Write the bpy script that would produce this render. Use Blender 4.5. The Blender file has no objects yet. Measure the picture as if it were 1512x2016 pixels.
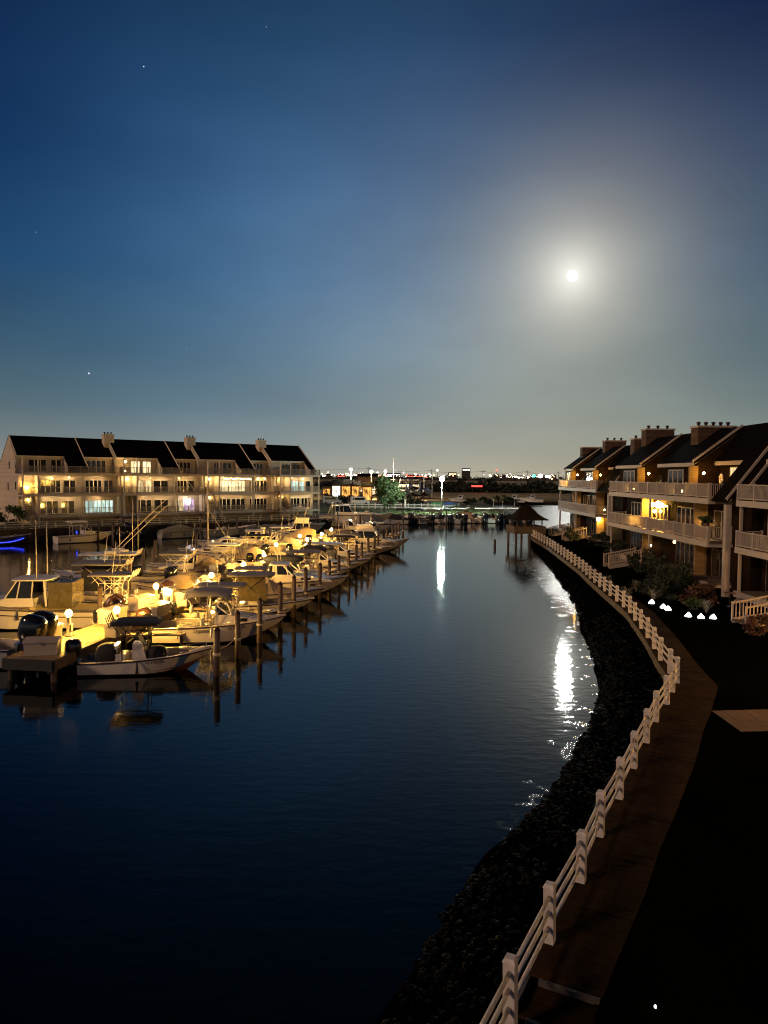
import bpy, bmesh, math, random
from mathutils import Vector, Matrix
R = math.radians
rnd = random.Random(7)
scene = bpy.context.scene
COL = scene.collection
# ------------------------------------------------------------------ camera
EYE = 9.0
cam_d = bpy.data.cameras.new('camera'); cam = bpy.data.objects.new('camera', cam_d); COL.objects.link(cam)
cam.location = (0, 0, EYE)
cam.matrix_world = Matrix.Translation((0, 0, EYE)) @ Matrix.Rotation(R(90 - 2.79), 4, 'X') @ Matrix.Rotation(R(.5), 4, 'Z')
cam_d.sensor_fit = 'VERTICAL'; cam_d.sensor_height = 36; cam_d.lens = 36 * 1456 / 2016
cam_d.clip_start = .1; cam_d.clip_end = 9000
scene.camera = cam
CR = cam.matrix_world.to_3x3()

def ray(px, py):
    return CR @ Vector(((px - 756) / 1456, -(py - 1008) / 1456, -1))
def P(px, py, z):
    d = ray(px, py); t = (z - EYE) / d.z
    return Vector((d.x * t, d.y * t, z))
def PY(px, py, Y):
    d = ray(px, py); t = Y / d.y
    return Vector((d.x * t, Y, EYE + d.z * t))

# ------------------------------------------------------------------ materials
def _new(name):
    m = bpy.data.materials.new(name); m.use_nodes = True
    nt = m.node_tree
    return m, nt, nt.nodes['Principled BSDF']

def mat(name, col, rough=.6, metal=0, var=.2, scale=3., bump=0., bscale=None, spec=.5, lines=None, coat=0, stretch=None):
    """noise varied paint / wood / plaster. lines=(axis, pitch, depth): grooves in object space"""
    m, nt, b = _new(name); N, L = nt.nodes, nt.links
    tc = N.new('ShaderNodeTexCoord'); src = tc.outputs['Object']
    if stretch:
        mp = N.new('ShaderNodeMapping'); mp.inputs['Scale'].default_value = stretch
        L.new(src, mp.inputs['Vector']); nsrc = mp.outputs['Vector']
    else: nsrc = src
    nz = N.new('ShaderNodeTexNoise'); nz.inputs['Scale'].default_value = scale; nz.inputs['Detail'].default_value = 6
    nz.inputs['Roughness'].default_value = .65
    L.new(nsrc, nz.inputs['Vector'])
    mr = N.new('ShaderNodeMapRange'); mr.inputs['From Min'].default_value = .25; mr.inputs['From Max'].default_value = .75
    mr.inputs['To Min'].default_value = 1 - var; mr.inputs['To Max'].default_value = 1 + var
    L.new(nz.outputs['Fac'], mr.inputs['Value'])
    fac = mr.outputs['Result']
    if lines:
        ax, pitch, depth = lines
        sp = N.new('ShaderNodeSeparateXYZ'); L.new(src, sp.inputs[0])
        dv = N.new('ShaderNodeMath'); dv.operation = 'DIVIDE'; L.new(sp.outputs[ax], dv.inputs[0]); dv.inputs[1].default_value = pitch
        fr = N.new('ShaderNodeMath'); fr.operation = 'FRACT'; L.new(dv.outputs[0], fr.inputs[0])
        lt = N.new('ShaderNodeMath'); lt.operation = 'GREATER_THAN'; L.new(fr.outputs[0], lt.inputs[0]); lt.inputs[1].default_value = .12
        m2 = N.new('ShaderNodeMapRange'); m2.inputs['To Min'].default_value = 1 - depth; L.new(lt.outputs[0], m2.inputs['Value'])
        fl = N.new('ShaderNodeMath'); fl.operation = 'FLOOR'; L.new(dv.outputs[0], fl.inputs[0])
        wn = N.new('ShaderNodeTexWhiteNoise'); wn.noise_dimensions = '1D'; L.new(fl.outputs[0], wn.inputs['W'])
        m3 = N.new('ShaderNodeMapRange'); m3.inputs['To Min'].default_value = 1 - depth * .5; m3.inputs['To Max'].default_value = 1 + depth * .3
        L.new(wn.outputs['Value'], m3.inputs['Value'])
        a = N.new('ShaderNodeMath'); a.operation = 'MULTIPLY'; L.new(fac, a.inputs[0]); L.new(m2.outputs[0], a.inputs[1])
        a2 = N.new('ShaderNodeMath'); a2.operation = 'MULTIPLY'; L.new(a.outputs[0], a2.inputs[0]); L.new(m3.outputs[0], a2.inputs[1])
        fac = a2.outputs[0]
    vm = N.new('ShaderNodeVectorMath'); vm.operation = 'SCALE'; vm.inputs[0].default_value = col
    L.new(fac, vm.inputs['Scale'])
    L.new(vm.outputs[0], b.inputs['Base Color'])
    b.inputs['Roughness'].default_value = rough; b.inputs['Metallic'].default_value = metal
    b.inputs['Specular IOR Level'].default_value = spec; b.inputs['Coat Weight'].default_value = coat
    if bump:
        n2 = N.new('ShaderNodeTexNoise'); n2.inputs['Scale'].default_value = bscale or scale * 6; n2.inputs['Detail'].default_value = 4
        L.new(nsrc, n2.inputs['Vector'])
        bp = N.new('ShaderNodeBump'); bp.inputs['Strength'].default_value = bump; bp.inputs['Distance'].default_value = .05
        L.new(n2.outputs['Fac'], bp.inputs['Height']); L.new(bp.outputs[0], b.inputs['Normal'])
    return m

def glow(name, col, strength, var=0., scale=1.5):
    m = bpy.data.materials.new(name); m.use_nodes = True
    nt = m.node_tree; N, L = nt.nodes, nt.links
    N.remove(N['Principled BSDF']); e = N.new('ShaderNodeEmission')
    e.inputs['Color'].default_value = (*col, 1); e.inputs['Strength'].default_value = strength
    if var:      # curtains, furniture and walls of the room behind a lit pane
        tc = N.new('ShaderNodeTexCoord'); mp = N.new('ShaderNodeMapping'); mp.inputs['Scale'].default_value = (1.6, 1.6, .45)
        nz = N.new('ShaderNodeTexNoise'); nz.inputs['Scale'].default_value = scale; nz.inputs['Detail'].default_value = 3
        L.new(tc.outputs['Object'], mp.inputs[0]); L.new(mp.outputs[0], nz.inputs['Vector'])
        mr = N.new('ShaderNodeMapRange'); mr.inputs['From Min'].default_value = .35; mr.inputs['From Max'].default_value = .65
        mr.inputs['To Min'].default_value = strength * (1 - var); mr.inputs['To Max'].default_value = strength * (1 + var * .4)
        L.new(nz.outputs['Fac'], mr.inputs['Value']); L.new(mr.outputs[0], e.inputs['Strength'])
    L.new(e.outputs[0], N['Material Output'].inputs['Surface'])
    return m

M = dict(
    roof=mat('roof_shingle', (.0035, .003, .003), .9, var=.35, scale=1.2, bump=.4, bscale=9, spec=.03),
    siding=mat('cream_siding', (.60, .49, .36), .7, var=.1, scale=.6, lines=('Z', .16, .25)),
    cream=mat('cream_trim', (.70, .59, .45), .6, var=.1, scale=.8),
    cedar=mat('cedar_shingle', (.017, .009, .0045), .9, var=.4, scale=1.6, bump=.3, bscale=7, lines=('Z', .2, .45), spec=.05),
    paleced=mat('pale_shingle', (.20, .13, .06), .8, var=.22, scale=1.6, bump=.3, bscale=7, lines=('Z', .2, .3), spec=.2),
    rail=mat('painted_rail', (.36, .30, .25), .6, var=.12, scale=1.1),
    glass=mat('dark_window_glass', (.012, .012, .013), .06, var=.1, spec=.7),
    fence=mat('white_fence_paint', (.54, .49, .43), .6, var=.28, scale=2.2, bump=.25, bscale=12),
    plank=mat('weathered_planks', (.105, .074, .048), .75, var=.3, scale=2.5, bump=.4, bscale=14),
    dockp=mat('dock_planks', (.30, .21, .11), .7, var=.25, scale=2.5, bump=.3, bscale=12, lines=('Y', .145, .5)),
    pile=mat('wet_pile_wood', (.085, .055, .036), .55, var=.4, scale=3, bump=.5, bscale=8, stretch=(3, 3, .5)),
    gel=mat('white_gelcoat', (.75, .69, .60), .28, var=.06, scale=1.2, coat=.3),
    gelc=mat('cream_gelcoat', (.60, .52, .40), .3, var=.06, scale=1.2, coat=.3),
    gelg=mat('grey_gelcoat', (.36, .36, .36), .35, var=.08, scale=1.2),
    gelb=mat('navy_gelcoat', (.025, .03, .05), .25, var=.1, scale=1.2, coat=.4),
    bottom=mat('red_bottom_paint', (.16, .055, .035), .7, var=.25, scale=2),
    bottomk=mat('black_bottom_paint', (.02, .02, .022), .6, var=.25, scale=2),
    rub=mat('dark_rub_rail', (.03, .012, .01), .5, var=.15),
    motor=mat('black_motor_cowling', (.012, .012, .013), .15, var=.15, coat=.6),
    motorw=mat('pale_motor_cowling', (.5, .48, .44), .25, var=.1, coat=.4),
    brown=mat('brown_vinyl', (.075, .035, .02), .22, var=.35, scale=5, bump=.6, bscale=7, coat=.4),
    steel=mat('stainless_tube', (.6, .56, .5), .25, .9, var=.08),
    blackpipe=mat('black_tube', (.02, .018, .016), .3, .3, var=.1),
    canvas=mat('grey_canvas', (.23, .21, .20), .85, var=.15, scale=3, bump=.2),
    canvask=mat('black_canvas', (.016, .015, .016), .8, var=.2, scale=3, bump=.2),
    canvasn=mat('navy_canvas', (.018, .022, .045), .8, var=.2, scale=3, bump=.2),
    tarp=mat('tan_tarp', (.42, .32, .2), .8, var=.2, scale=2, bump=.5, bscale=5),
    tarpg=mat('olive_tarp', (.20, .19, .14), .8, var=.2, scale=2, bump=.5, bscale=5),
    clear=mat('clear_vinyl', (.10, .08, .04), .12, var=.4, scale=3),
    boxw=mat('white_box_plastic', (.42, .36, .28), .45, var=.08, scale=2),
    seat=mat('white_cushion', (.6, .55, .48), .6, var=.1),
    leaf=mat('green_leaves', (.05, .085, .022), .7, var=.55, scale=.9),
    leafd=mat('dark_leaves', (.020, .030, .012), .75, var=.6, scale=.9),
    leafb=mat('rust_leaves', (.06, .026, .014), .75, var=.6, scale=1.2),
    bark=mat('bark', (.06, .045, .032), .9, var=.3, scale=5, bump=.5),
    thatch=mat('thatch', (.016, .011, .007), .95, var=.5, scale=5, bump=.8, bscale=16, spec=.1, stretch=(1, 1, .35)),
    chim=mat('chimney_cedar', (.085, .05, .032), .85, var=.3, scale=2, lines=('Z', .2, .4), spec=.2),
    tin=mat('galvanised_metal', (.3, .29, .27), .45, .6, var=.2),
    shed=mat('shed_wall', (.22, .13, .06), .8, var=.3, scale=.5),
    town=mat('distant_wall', (.06, .05, .045), .9, var=.3, scale=.05),
    pole=mat('utility_pole_wood', (.05, .04, .032), .9, var=.2),
    lampp=mat('pale_pole', (.5, .5, .45), .5, var=.1),
    green=mat('green_bin', (.05, .22, .07), .6, var=.1),
    blue=mat('blue_tarp', (.05, .12, .32), .6, var=.2),
    red=mat('red_marking', (.3, .02, .02), .5, var=.1),
    ink=mat('dark_lettering', (.04, .02, .015), .6, var=.05),
    terra=mat('terracotta', (.2, .09, .05), .8, var=.25),
    wall=mat('bulkhead_wood', (.06, .045, .03), .8, var=.35, scale=2, bump=.4, lines=('X', .3, .4)),
    door=mat('red_door', (.12, .02, .015), .5, var=.1),
    wicker=mat('patio_furniture', (.4, .28, .14), .6, var=.2),
)
G = dict(
    dock=glow('dock_globe', (1, .53, .09), 2000),
    soffit_fill=glow('added_fill_lens', (1, .72, .38), 380),  # fill for the pale facades, from added discs out of view
    porch=glow('porch_globe', (1, .62, .2), 130),
    porchs=glow('small_porch_globe', (1, .62, .2), 65),
    amber=glow('amber_globe', (1, .52, .08), 300),
    street=glow('street_lamp_head', (.80, 1., .86), 1700),
    street2=glow('far_street_lamp_head', (1, .86, .62), 2600),
    warm=glow('warm_lit_room', (1, .74, .36), 1.25, .6),
    hot=glow('bright_lit_room', (1, .80, .42), 1.9, .45),
    cool=glow('cool_lit_room', (.72, 1, .88), 1.0, .6),
    pink=glow('violet_lit_room', (.95, .62, .85), .75, .6),
    tv=glow('white_room_lamp', (1, .9, 1), 14),
    string=glow('string_light', (1, .82, .42), 26),
    blue=glow('blue_led', (.03, .05, 1), 3.5),
    path=glow('path_light', (.9, .97, 1), 9),
    moon=glow('moon_disc', (1, .97, .90), 650),
    star=glow('star_point', (.85, .92, 1), .9),
    flood=glow('orange_flood_lamp', (1, .48, .10), 3600),
    yard=glow('yard_lamp', (1, .55, .16), 1500),
    orange=glow('orange_work_light', (1, .46, .10), 1.5, .95, 1.1),
    white=glow('white_work_light', (1, .93, .75), 3, .8, 1.1),
    fw=glow('distant_white_light', (1, .92, .82), 6),
    fo=glow('distant_orange_light', (1, .66, .34), 5),
    fr=glow('distant_red_light', (1, .10, .06), 4),
    fg=glow('distant_green_light', (.10, .8, .5), 3),
    redtrail=glow('red_trail_glow', (1, .03, .02), 7),  # glow of a drawn-out car tail-light trail, no fixture
)

# ------------------------------------------------------------------ mesh helper
class MB:
    def __init__(s): s.v = []; s.f = []; s.m = []
    def add(s, vs, fs, mi=0):
        o = len(s.v); s.v += [tuple(v) for v in vs]
        for f in fs: s.f.append([o + i for i in f]); s.m.append(mi)
        return s
    def box(s, x0, x1, y0, y1, z0, z1, mi=0):
        return s.add([(x0, y0, z0), (x1, y0, z0), (x1, y1, z0), (x0, y1, z0), (x0, y0, z1), (x1, y0, z1), (x1, y1, z1), (x0, y1, z1)],
                     [(0, 3, 2, 1), (4, 5, 6, 7), (0, 1, 5, 4), (1, 2, 6, 5), (2, 3, 7, 6), (3, 0, 4, 7)], mi)
    def taper(s, x0, x1, y0, y1, z0, z1, dx0=0, dx1=0, dy=0, mi=0):
        return s.add([(x0, y0, z0), (x1, y0, z0), (x1, y1, z0), (x0, y1, z0), (x0 + dx0, y0 + dy, z1), (x1 - dx1, y0 + dy, z1), (x1 - dx1, y1 - dy, z1), (x0 + dx0, y1 - dy, z1)],
                     [(0, 3, 2, 1), (4, 5, 6, 7), (0, 1, 5, 4), (1, 2, 6, 5), (2, 3, 7, 6), (3, 0, 4, 7)], mi)
    def beam(s, p0, p1, w, h=None, mi=0, up=(0, 0, 1)):
        p0, p1 = Vector(p0), Vector(p1); h = h or w; d = (p1 - p0).normalized(); u = Vector(up)
        if abs(d.dot(u)) > .98: u = Vector((1, 0, 0))
        a = d.cross(u).normalized() * (w / 2); b = a.cross(d).normalized() * (h / 2)
        vs = [p + a * i + b * j for p in (p0, p1) for i, j in ((-1, -1), (1, -1), (1, 1), (-1, 1))]
        return s.add(vs, [(0, 3, 2, 1), (4, 5, 6, 7), (0, 1, 5, 4), (1, 2, 6, 5), (2, 3, 7, 6), (3, 0, 4, 7)], mi)
    def path(s, pts, r, n=6, mi=0, r1=None):
        pts = [Vector(p) for p in pts]; k = len(pts); vs = []; fs = []
        for i, p in enumerate(pts):
            d = (pts[min(i + 1, k - 1)] - pts[max(i - 1, 0)]).normalized(); u = Vector((0, 0, 1))
            if abs(d.dot(u)) > .95: u = Vector((1, 0, 0))
            a = d.cross(u).normalized(); b = a.cross(d).normalized()
            rr = r if r1 is None else r + (r1 - r) * i / (k - 1)
            for j in range(n):
                t = 2 * math.pi * j / n; vs.append(p + (a * math.cos(t) + b * math.sin(t)) * rr)
        for i in range(k - 1):
            for j in range(n):
                fs.append((i * n + j, i * n + (j + 1) % n, (i + 1) * n + (j + 1) % n, (i + 1) * n + j))
        fs.append(tuple(range(n))[::-1]); fs.append(tuple(range((k - 1) * n, k * n)))
        return s.add(vs, fs, mi)
    def lathe(s, prof, n=14, c=(0, 0, 0), mi=0):
        vs = []; fs = []; k = len(prof)
        for r, z in prof:
            for j in range(n):
                t = 2 * math.pi * j / n; vs.append((c[0] + r * math.cos(t), c[1] + r * math.sin(t), c[2] + z))
        for i in range(k - 1):
            for j in range(n):
                fs.append((i * n + j, i * n + (j + 1) % n, (i + 1) * n + (j + 1) % n, (i + 1) * n + j))
        fs.append(tuple(range(n))[::-1]); fs.append(tuple(range((k - 1) * n, k * n)))
        return s.add(vs, fs, mi)
    def blob(s, c, r, e=1., n=12, k=8, mi=0, jit=0):
        vs = []; fs = []; sg = lambda x: math.copysign(abs(x) ** e, x)
        for i in range(k + 1):
            p = -math.pi / 2 + math.pi * i / k
            for j in range(n):
                t = 2 * math.pi * j / n; q = 1 + jit * rnd.uniform(-1, 1)
                vs.append((c[0] + r[0] * sg(math.cos(p)) * sg(math.cos(t)) * q, c[1] + r[1] * sg(math.cos(p)) * sg(math.sin(t)) * q, c[2] + r[2] * sg(math.sin(p)) * q))
        for i in range(k):
            for j in range(n):
                fs.append((i * n + j, i * n + (j + 1) % n, (i + 1) * n + (j + 1) % n, (i + 1) * n + j))
        return s.add(vs, fs, mi)
    def prism(s, prof, a0, a1, axis='x', mi=0):
        """prof: 2-D polygon; axis x: (v,z) extruded along x; axis z: (x,y) extruded along z; axis y: (x,z)"""
        n = len(prof)
        f = {'x': lambda p, a: (a, p[0], p[1]), 'y': lambda p, a: (p[0], a, p[1]), 'z': lambda p, a: (p[0], p[1], a)}[axis]
        vs = [f(p, a0) for p in prof] + [f(p, a1) for p in prof]
        fs = [tuple(range(n))[::-1], tuple(range(n, 2 * n))] + [(i, (i + 1) % n, n + (i + 1) % n, n + i) for i in range(n)]
        return s.add(vs, fs, mi)
    def leaves(s, c, r, n, size, clumps=14, mi=0, low=-.9):
        cl = []
        for _ in range(clumps):
            while True:
                q = Vector((rnd.uniform(-1, 1), rnd.uniform(-1, 1), rnd.uniform(low, 1)))
                if .25 < q.length < .92: break
            cl.append((q, rnd.uniform(.22, .42)))
        for _ in range(n):
            q, w = rnd.choice(cl)
            d = Vector((rnd.gauss(0, 1), rnd.gauss(0, 1), rnd.gauss(0, 1))).normalized() * w * rnd.uniform(.3, 1.1)
            p = q + d; p = Vector((c[0] + p.x * r[0], c[1] + p.y * r[1], c[2] + p.z * r[2]))
            a = Vector((rnd.gauss(0, 1), rnd.gauss(0, 1), rnd.gauss(0, 1))).normalized(); b = a.orthogonal().normalized()
            sz = size * rnd.uniform(.6, 1.3); a = a * sz; b = b * sz * .6
            s.add([p - a, p + b * .9, p + a, p - b], [(0, 1, 2, 3)], mi)
        return s
    def build(s, name, mats, parent=None, smooth=False, loc=None, rz=0):
        me = bpy.data.meshes.new(name); me.from_pydata(s.v, [], s.f)
        ms = mats if isinstance(mats, (list, tuple)) else [mats]
        for m in ms: me.materials.append(m)
        if len(ms) > 1: me.polygons.foreach_set('material_index', s.m)
        bm = bmesh.new(); bm.from_mesh(me); bmesh.ops.recalc_face_normals(bm, faces=bm.faces); bm.to_mesh(me); bm.free()
        if smooth:
            me.polygons.foreach_set('use_smooth', [True] * len(me.polygons))
        o = bpy.data.objects.new(name, me); COL.objects.link(o)
        if parent: o.parent = parent
        if loc is not None: o.location = loc
        if rz: o.rotation_euler = (0, 0, rz)
        return o

def tag(o, label, cat, group=None):
    o['label'] = label; o['category'] = cat
    if group: o['group'] = group
    return o
def thing(name, label, cat, loc=(0, 0, 0), rz=0, group=None):
    o = bpy.data.objects.new(name, None); COL.objects.link(o); o.location = loc; o.rotation_euler = (0, 0, rz)
    o.empty_display_size = .2
    return tag(o, label, cat, group)
def kind(o, k): o['kind'] = k; return o
ORD = 'first second third fourth fifth sixth seventh eighth ninth tenth eleventh twelfth thirteenth fourteenth fifteenth sixteenth seventeenth eighteenth nineteenth twentieth twenty-first twenty-second twenty-third twenty-fourth twenty-fifth twenty-sixth'.split()

# ------------------------------------------------------------------ sky, moon, stars
MD = ray(1127, 543).normalized()
w = bpy.data.worlds.new('World'); scene.world = w; w.use_nodes = True
nt = w.node_tree; N, L = nt.nodes, nt.links
bg = N['Background']; tc = N.new('ShaderNodeTexCoord')
nrm = N.new('ShaderNodeVectorMath'); nrm.operation = 'NORMALIZE'; L.new(tc.outputs['Generated'], nrm.inputs[0])
sep = N.new('ShaderNodeSeparateXYZ'); L.new(nrm.outputs[0], sep.inputs[0])
ramp = N.new('ShaderNodeValToRGB'); L.new(sep.outputs['Z'], ramp.inputs['Fac'])
def lin(r, g, b): return tuple((c / 255 / 12.92 if c < 10 else ((c / 255 + .055) / 1.055) ** 2.4) for c in (r, g, b)) + (1,)
stops = [(0, (146, 140, 126)), (.03, (118, 124, 120)), (.083, (82, 101, 109)), (.15, (56, 84, 104)), (.25, (20, 58, 97)), (.36, (0, 34, 82)), (.45, (0, 22, 68)), (.6, (0, 12, 42)), (1, (0, 6, 22))]
el = ramp.color_ramp.elements
el[0].position = 0; el[0].color = lin(*stops[0][1]); el[1].position = 1; el[1].color = lin(*stops[-1][1])
for p, c in stops[1:-1]:
    e = el.new(p); e.color = lin(*c)
dot = N.new('ShaderNodeVectorMath'); dot.operation = 'DOT_PRODUCT'; L.new(nrm.outputs[0], dot.inputs[0]); dot.inputs[1].default_value = MD
ac = N.new('ShaderNodeMath'); ac.operation = 'ARCCOSINE'; L.new(dot.outputs['Value'], ac.inputs[0]); ac.use_clamp = False
def lobe(width, power, color, strength):
    """aureole of thin cloud round the moon: exp(-(angle/width)^power)"""
    d = N.new('ShaderNodeMath'); d.operation = 'DIVIDE'; L.new(ac.outputs[0], d.inputs[0]); d.inputs[1].default_value = R(width)
    p = N.new('ShaderNodeMath'); p.operation = 'POWER'; L.new(d.outputs[0], p.inputs[0]); p.inputs[1].default_value = power
    m = N.new('ShaderNodeMath'); m.operation = 'MULTIPLY'; L.new(p.outputs[0], m.inputs[0]); m.inputs[1].default_value = -1
    x = N.new('ShaderNodeMath'); x.operation = 'EXPONENT'; L.new(m.outputs[0], x.inputs[0])
    v = N.new('ShaderNodeVectorMath'); v.operation = 'SCALE'; v.inputs[0].default_value = color
    s_ = N.new('ShaderNodeMath'); s_.operation = 'MULTIPLY'; L.new(x.outputs[0], s_.inputs[0]); s_.inputs[1].default_value = strength
    L.new(s_.outputs[0], v.inputs['Scale']); return v.outputs[0]
def addv(a, b):
    v = N.new('ShaderNodeVectorMath'); v.operation = 'ADD'; L.new(a, v.inputs[0]); L.new(b, v.inputs[1]); return v.outputs[0]
sky = N.new('ShaderNodeTexSky'); sky.sky_type = 'NISHITA'; sky.sun_disc = False
sky.sun_elevation = math.asin(MD.z); sky.sun_rotation = math.atan2(MD.x, MD.y); sky.dust_density = 2
sk = N.new('ShaderNodeVectorMath'); sk.operation = 'SCALE'; L.new(sky.outputs[0], sk.inputs[0]); sk.inputs['Scale'].default_value = .00015
tot = addv(ramp.outputs['Color'], sk.outputs[0])
tot = addv(tot, lobe(1.7, 1.2, (1, .97, .88), .62))
tot = addv(tot, lobe(6.0, 1.7, (1, .82, .48), .31))
fz = N.new('ShaderNodeMapRange'); fz.inputs['From Min'].default_value = .3; fz.inputs['From Max'].default_value = .5; fz.inputs['To Min'].default_value = 1; fz.inputs['To Max'].default_value = .08
L.new(sep.outputs['Z'], fz.inputs['Value'])
def faded(v):
    z = N.new('ShaderNodeVectorMath'); z.operation = 'SCALE'; L.new(v, z.inputs[0]); L.new(fz.outputs[0], z.inputs['Scale']); return z.outputs[0]
tot = addv(tot, faded(lobe(22, 2, (.060, .074, .054), 1)))
def lobe_at(px, py, width, color):
    global ac
    d_ = N.new('ShaderNodeVectorMath'); d_.operation = 'DOT_PRODUCT'; L.new(nrm.outputs[0], d_.inputs[0]); d_.inputs[1].default_value = ray(px, py).normalized()
    ac = N.new('ShaderNodeMath'); ac.operation = 'ARCCOSINE'; L.new(d_.outputs['Value'], ac.inputs[0])
    return lobe(width, 2, color, 1)
tot = addv(tot, lobe_at(650, 470, 19, (.022, .082, .155)))     # blue afterglow
tot = addv(tot, lobe_at(960, 915, 17, (.125, .080, .025)))     # town glow over the horizon
# faint unevenness of thin haze
cn = N.new('ShaderNodeTexNoise'); cn.inputs['Scale'].default_value = 3.2; cn.inputs['Detail'].default_value = 3
cm = N.new('ShaderNodeMapping'); cm.inputs['Scale'].default_value = (1, 1, 2.6); L.new(nrm.outputs[0], cm.inputs[0]); L.new(cm.outputs[0], cn.inputs['Vector'])
cr = N.new('ShaderNodeMapRange'); cr.inputs['From Min'].default_value = .3; cr.inputs['From Max'].default_value = .7; cr.inputs['To Min'].default_value = .90; cr.inputs['To Max'].default_value = 1.10
L.new(cn.outputs['Fac'], cr.inputs['Value'])
cs = N.new('ShaderNodeVectorMath'); cs.operation = 'SCALE'; L.new(tot, cs.inputs[0]); L.new(cr.outputs[0], cs.inputs['Scale']); tot = cs.outputs[0]
L.new(tot, bg.inputs['Color']); bg.inputs['Strength'].default_value = 1

def ball(name, mat_, c, r, seg=(16, 8), parent=None):
    return MB().blob((0, 0, 0), (r, r, r), 1, seg[0], seg[1]).build(name, mat_, parent, True, c)
tag(ball('moon', G['moon'], Vector((0, 0, EYE)) + MD * 6000, 6000 * math.tan(R(.37)), (24, 12)), 'bright full moon glowing in hazy sky', 'moon')
for px, py, r, lb in ((175, 735, 6, 'brightest star, low in the blue sky above the pale row house'), (283, 131, 3.8, 'bright star high in the deep blue upper sky'),
                      (1033, 190, 2.3, 'faint star high above the moon'), (479, 677, 2.1, 'faint star low in the pale middle of the sky'),
                      (367, 687, 2.3, 'small star between the brightest low star and a fainter one'), (524, 53, 2, 'very faint star near the top edge of the sky'), (71, 457, 1.9, 'very faint star near the edge of the sky over the pale gable')):
    tag(ball('star', G['star'], Vector((0, 0, EYE)) + ray(px, py).normalized() * 5500, r, (8, 5)), lb, 'star', 'stars in the night sky')

sun_d = bpy.data.lights.new('sun', 'SUN'); sun_d.energy = 1.25; sun_d.angle = R(9); sun_d.color = (1, .64, .43)
sun = bpy.data.objects.new('sun', sun_d); COL.objects.link(sun)
sun.rotation_euler = Vector((.80, .50, -.45)).to_track_quat('-Z', 'Y').to_euler()

# ------------------------------------------------------------------ shore curves
def interp(tab, y):
    if y <= tab[0][0]:
        (a, b), (c, d) = tab[0], tab[1]
    elif y >= tab[-1][0]:
        (a, b), (c, d) = tab[-2], tab[-1]
    else:
        for (a, b), (c, d) in zip(tab, tab[1:]):
            if a <= y <= c: break
    return b + (d - b) * (y - a) / (c - a)
FT = [(10.05, 1.84), (11.92, 2.81), (13.77, 3.82), (15.58, 4.71), (17.46, 5.73), (19.35, 6.71), (21.25, 7.72), (23.11, 8.68), (24.93, 9.72), (26.37, 10.47), (27.59, 11.13),
      (28.9, 11.36), (31.03, 11.77), (33.15, 12.28), (35.44, 12.8), (37.63, 13.25), (39.78, 13.66), (42.01, 14.12), (43.88, 14.36), (45.93, 14.6), (48.1, 14.85), (50, 15.05), (52, 15.3), (56.48, 15.82), (61.42, 16.5), (82.37, 18.45), (97.5, 19.35)]
SH = [(-8, -6), (5, -2.2), (11.74, .1), (14.81, 1.35), (17.06, 2.6), (18.87, 3.75), (20.75, 4.85), (23, 5.95), (25.3, 7.0), (27, 7.76), (30.2, 9.03), (33.3, 9.88), (39.4, 11.11), (48.3, 12.89), (58, 14.5), (68.7, 15.95), (78, 17.1), (87, 18.1), (95, 18.9), (112, 22)]
fx = lambda y: interp(FT, y)
sx = lambda y: interp(SH, y)
BZ = 1.3

def noise2(x, y, seed=0):
    xi, yi = math.floor(x), math.floor(y); xf, yf = x - xi, y - yi
    def h(a, b):
        n = (a * 374761393 + b * 668265263 + seed * 362437) & 0xffffffff
        n = ((n ^ (n >> 13)) * 1274126177) & 0xffffffff
        return ((n ^ (n >> 16)) & 0xffff) / 65535
    s = lambda t: t * t * (3 - 2 * t)
    u, v = s(xf), s(yf)
    return (h(xi, yi) * (1 - u) + h(xi + 1, yi) * u) * (1 - v) + (h(xi, yi + 1) * (1 - u) + h(xi + 1, yi + 1) * u) * v

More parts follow.
